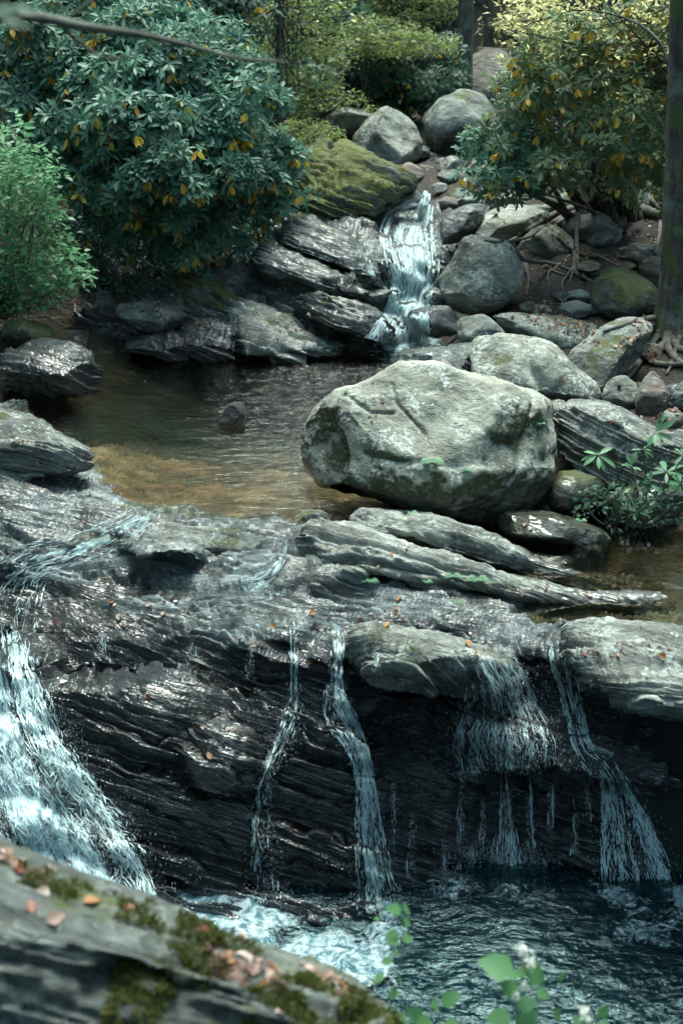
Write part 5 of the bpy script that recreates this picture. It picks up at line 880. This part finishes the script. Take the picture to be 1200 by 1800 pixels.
for k_, (x_, y_, m_, L_, lb) in enumerate([(22,1680,'pink',.055,'pale upright leaf at the left of the near rock'),(75,1570,'pink',.05,'long pale leaf near the top of the near rock'),(55,1595,'redleaf',.04,'red brown leaf below the long pale leaf'),(162,1588,'orange',.05,'curled brown orange leaf in the middle of the near rock'),(88,1532,'pink',.035,'cream leaf on the top edge of the near rock'),(225,1600,'redleaf',.04,'dark red leaf on the crest of the near rock'),(100,1615,'litter',.05,'lacy brown leaf in the middle of the near rock'),(15,1500,'litter',.04,'brown leaf at the top left corner of the near rock'),(355,1640,'redleaf',.045,'red brown leaf standing on the crest'),(425,1650,'pink',.045,'pinkish leaf on the crest right of centre'),(505,1672,'pink',.04,'pale leaf on the crest near the foam'),(400,1690,'orange',.035,'bright orange leaf in the leaf pile'),(440,1705,'litter',.055,'rusty leaf in the leaf pile'),(470,1718,'pink',.05,'grey pink leaf in the leaf pile'),(410,1715,'pink',.05,'silvery leaf in the leaf pile'),(385,1685,'litter',.04,'small brown leaf in the leaf pile'),(475,1745,'pink',.045,'pale leaf hanging below the leaf pile'),(15,1760,'redleaf',.04,'dark leaf at the bottom left'),(490,1785,'pink',.04,'pale leaf near the bottom of the near rock'),(540,1705,'pink',.04,'pale leaf on the right slope of the near rock'),(575,1715,'litter',.04,'brown leaf on the right slope of the near rock')]):
    lay(x_, y_, L_ * .8, m_, 300 + k_, label=lb)
# leaf litter nobody could count
def litter(label, polys, n, L, seed, mats=('litter', 'orange', 'pink', 'redleaf'), pr=(.7, .08, .16, .06)):
    r_ = np.random.default_rng(seed); acc = {m: [] for m in mats}; V0, Fc = LEAF['broad']; V0 = V0 * [.8, 1, 1.3]; w_ = [abs(np.ptp([q[0] for q in p]) * np.ptp([q[1] for q in p])) for p in polys]
    for pl, wt in zip(polys, w_):
        for x, y in sample(pl, int(n * wt / sum(w_)), r_):
            h = shoot(x, y, 'x')
            if h is None or h[1][2] < .25 or float(fbm(h[0][None] * 2.6, 2, seed=6)[0]) < -.02: continue
            nrm = unit(h[1] + r_.normal(0, .25, 3)); t = unit(np.cross(nrm, r_.normal(size=3))); t2 = np.cross(nrm, t); l = L * r_.uniform(.6, 1.3); acc[r_.choice(mats, p=pr)].append(h[0] + nrm * .006 + l * (V0[:, 0:1] * 1.2 * t + (V0[:, 1:2] - .5) * t2 + (V0[:, 2:3] * 2 + r_.normal(0, .12) * V0[:, 1:2]) * nrm))
    V = []; fm = []
    for i, m in enumerate(mats):
        V += acc[m]; fm += [i] * (8 * len(acc[m]))
    if V: V = np.array(V); tag(make('leaf_litter', V, (Fc[None] + (np.arange(len(V)) * 8)[:, None, None]).reshape(-1, 3), None, mats=[M[m] for m in mats], fmat=fm), label, kind='stuff')
litter('scattered small fallen leaves on the wet ledge and falls', [[(60,1030),(520,1030),(1000,1180),(900,1220),(560,1160),(60,1130)], [(100,1180),(600,1250),(620,1500),(300,1450),(120,1300)], [(520,1040),(900,1100),(1000,1120),(640,1110)]], 420, .030, 81)
litter('fallen leaves on the dry boulders and slabs', [[(540,920),(1180,1060),(1000,1070),(540,1000)], [(1000,1110),(1200,1130),(1200,1200),(1020,1180)], [(560,650),(960,700),(900,760),(560,740)], [(1040,700),(1200,760),(1200,820),(1040,760)], [(880,900),(1060,940),(1050,965),(890,930)], [(0,740),(140,800),(300,950),(0,920)]], 460, .030, 82)
litter('leaf litter on the soil of the right bank', [[(920,500),(1160,560),(1150,640),(900,560)], [(1060,700),(1200,700),(1200,760)], [(880,380),(1180,380),(1180,470),(900,480)], [(740,260),(900,260),(900,330),(740,330)]], 800, .045, 83, pr=(.7, .1, .1, .1))
litter('leaf litter on the dark rocks at the back of the pool', [[(200,520),(420,560),(420,620),(200,620)], [(240,480),(500,500),(640,600),(300,620)]], 330, .042, 84)
litter('brown leaves heaped on the near rock', [[(340,1660),(500,1700),(500,1740),(380,1720)], [(520,1690),(640,1750),(600,1760)], [(0,1490),(100,1540),(90,1560),(0,1520)]], 120, .03, 85)
# moss tufts on the near rock
r_ = np.random.default_rng(9); B, D = [], []
for pl, n_ in (([(440,1740),(560,1705),(650,1750),(710,1800),(430,1810)], 1800), ([(180,1570),(300,1595),(480,1670),(430,1680),(300,1640),(200,1610)], 500), ([(200,1700),(330,1650),(400,1690),(360,1800),(180,1800)], 900), ([(0,1500),(180,1570),(170,1600),(0,1540)], 250)):
    for x, y in sample(pl, n_, r_):
        h = shoot(x, y, 'x')
        if h is not None and float(fbm(h[0][None] * 9, 3, seed=4)[0]) < .04: continue
        if h is not None: 
            for _ in range(5): B.append(h[0] + r_.normal(0, .003, 3)); D.append(h[1] + r_.normal(0, .5, 3))
V, Fc = leaves('simple', np.array(B), np.array(D), r_.normal(size=(len(B), 3)), r_.uniform(.008, .02, len(B)), .5); tag(make('moss', V, Fc, M['mossy_tuft']), 'green moss cushions on the near rock', kind='stuff')
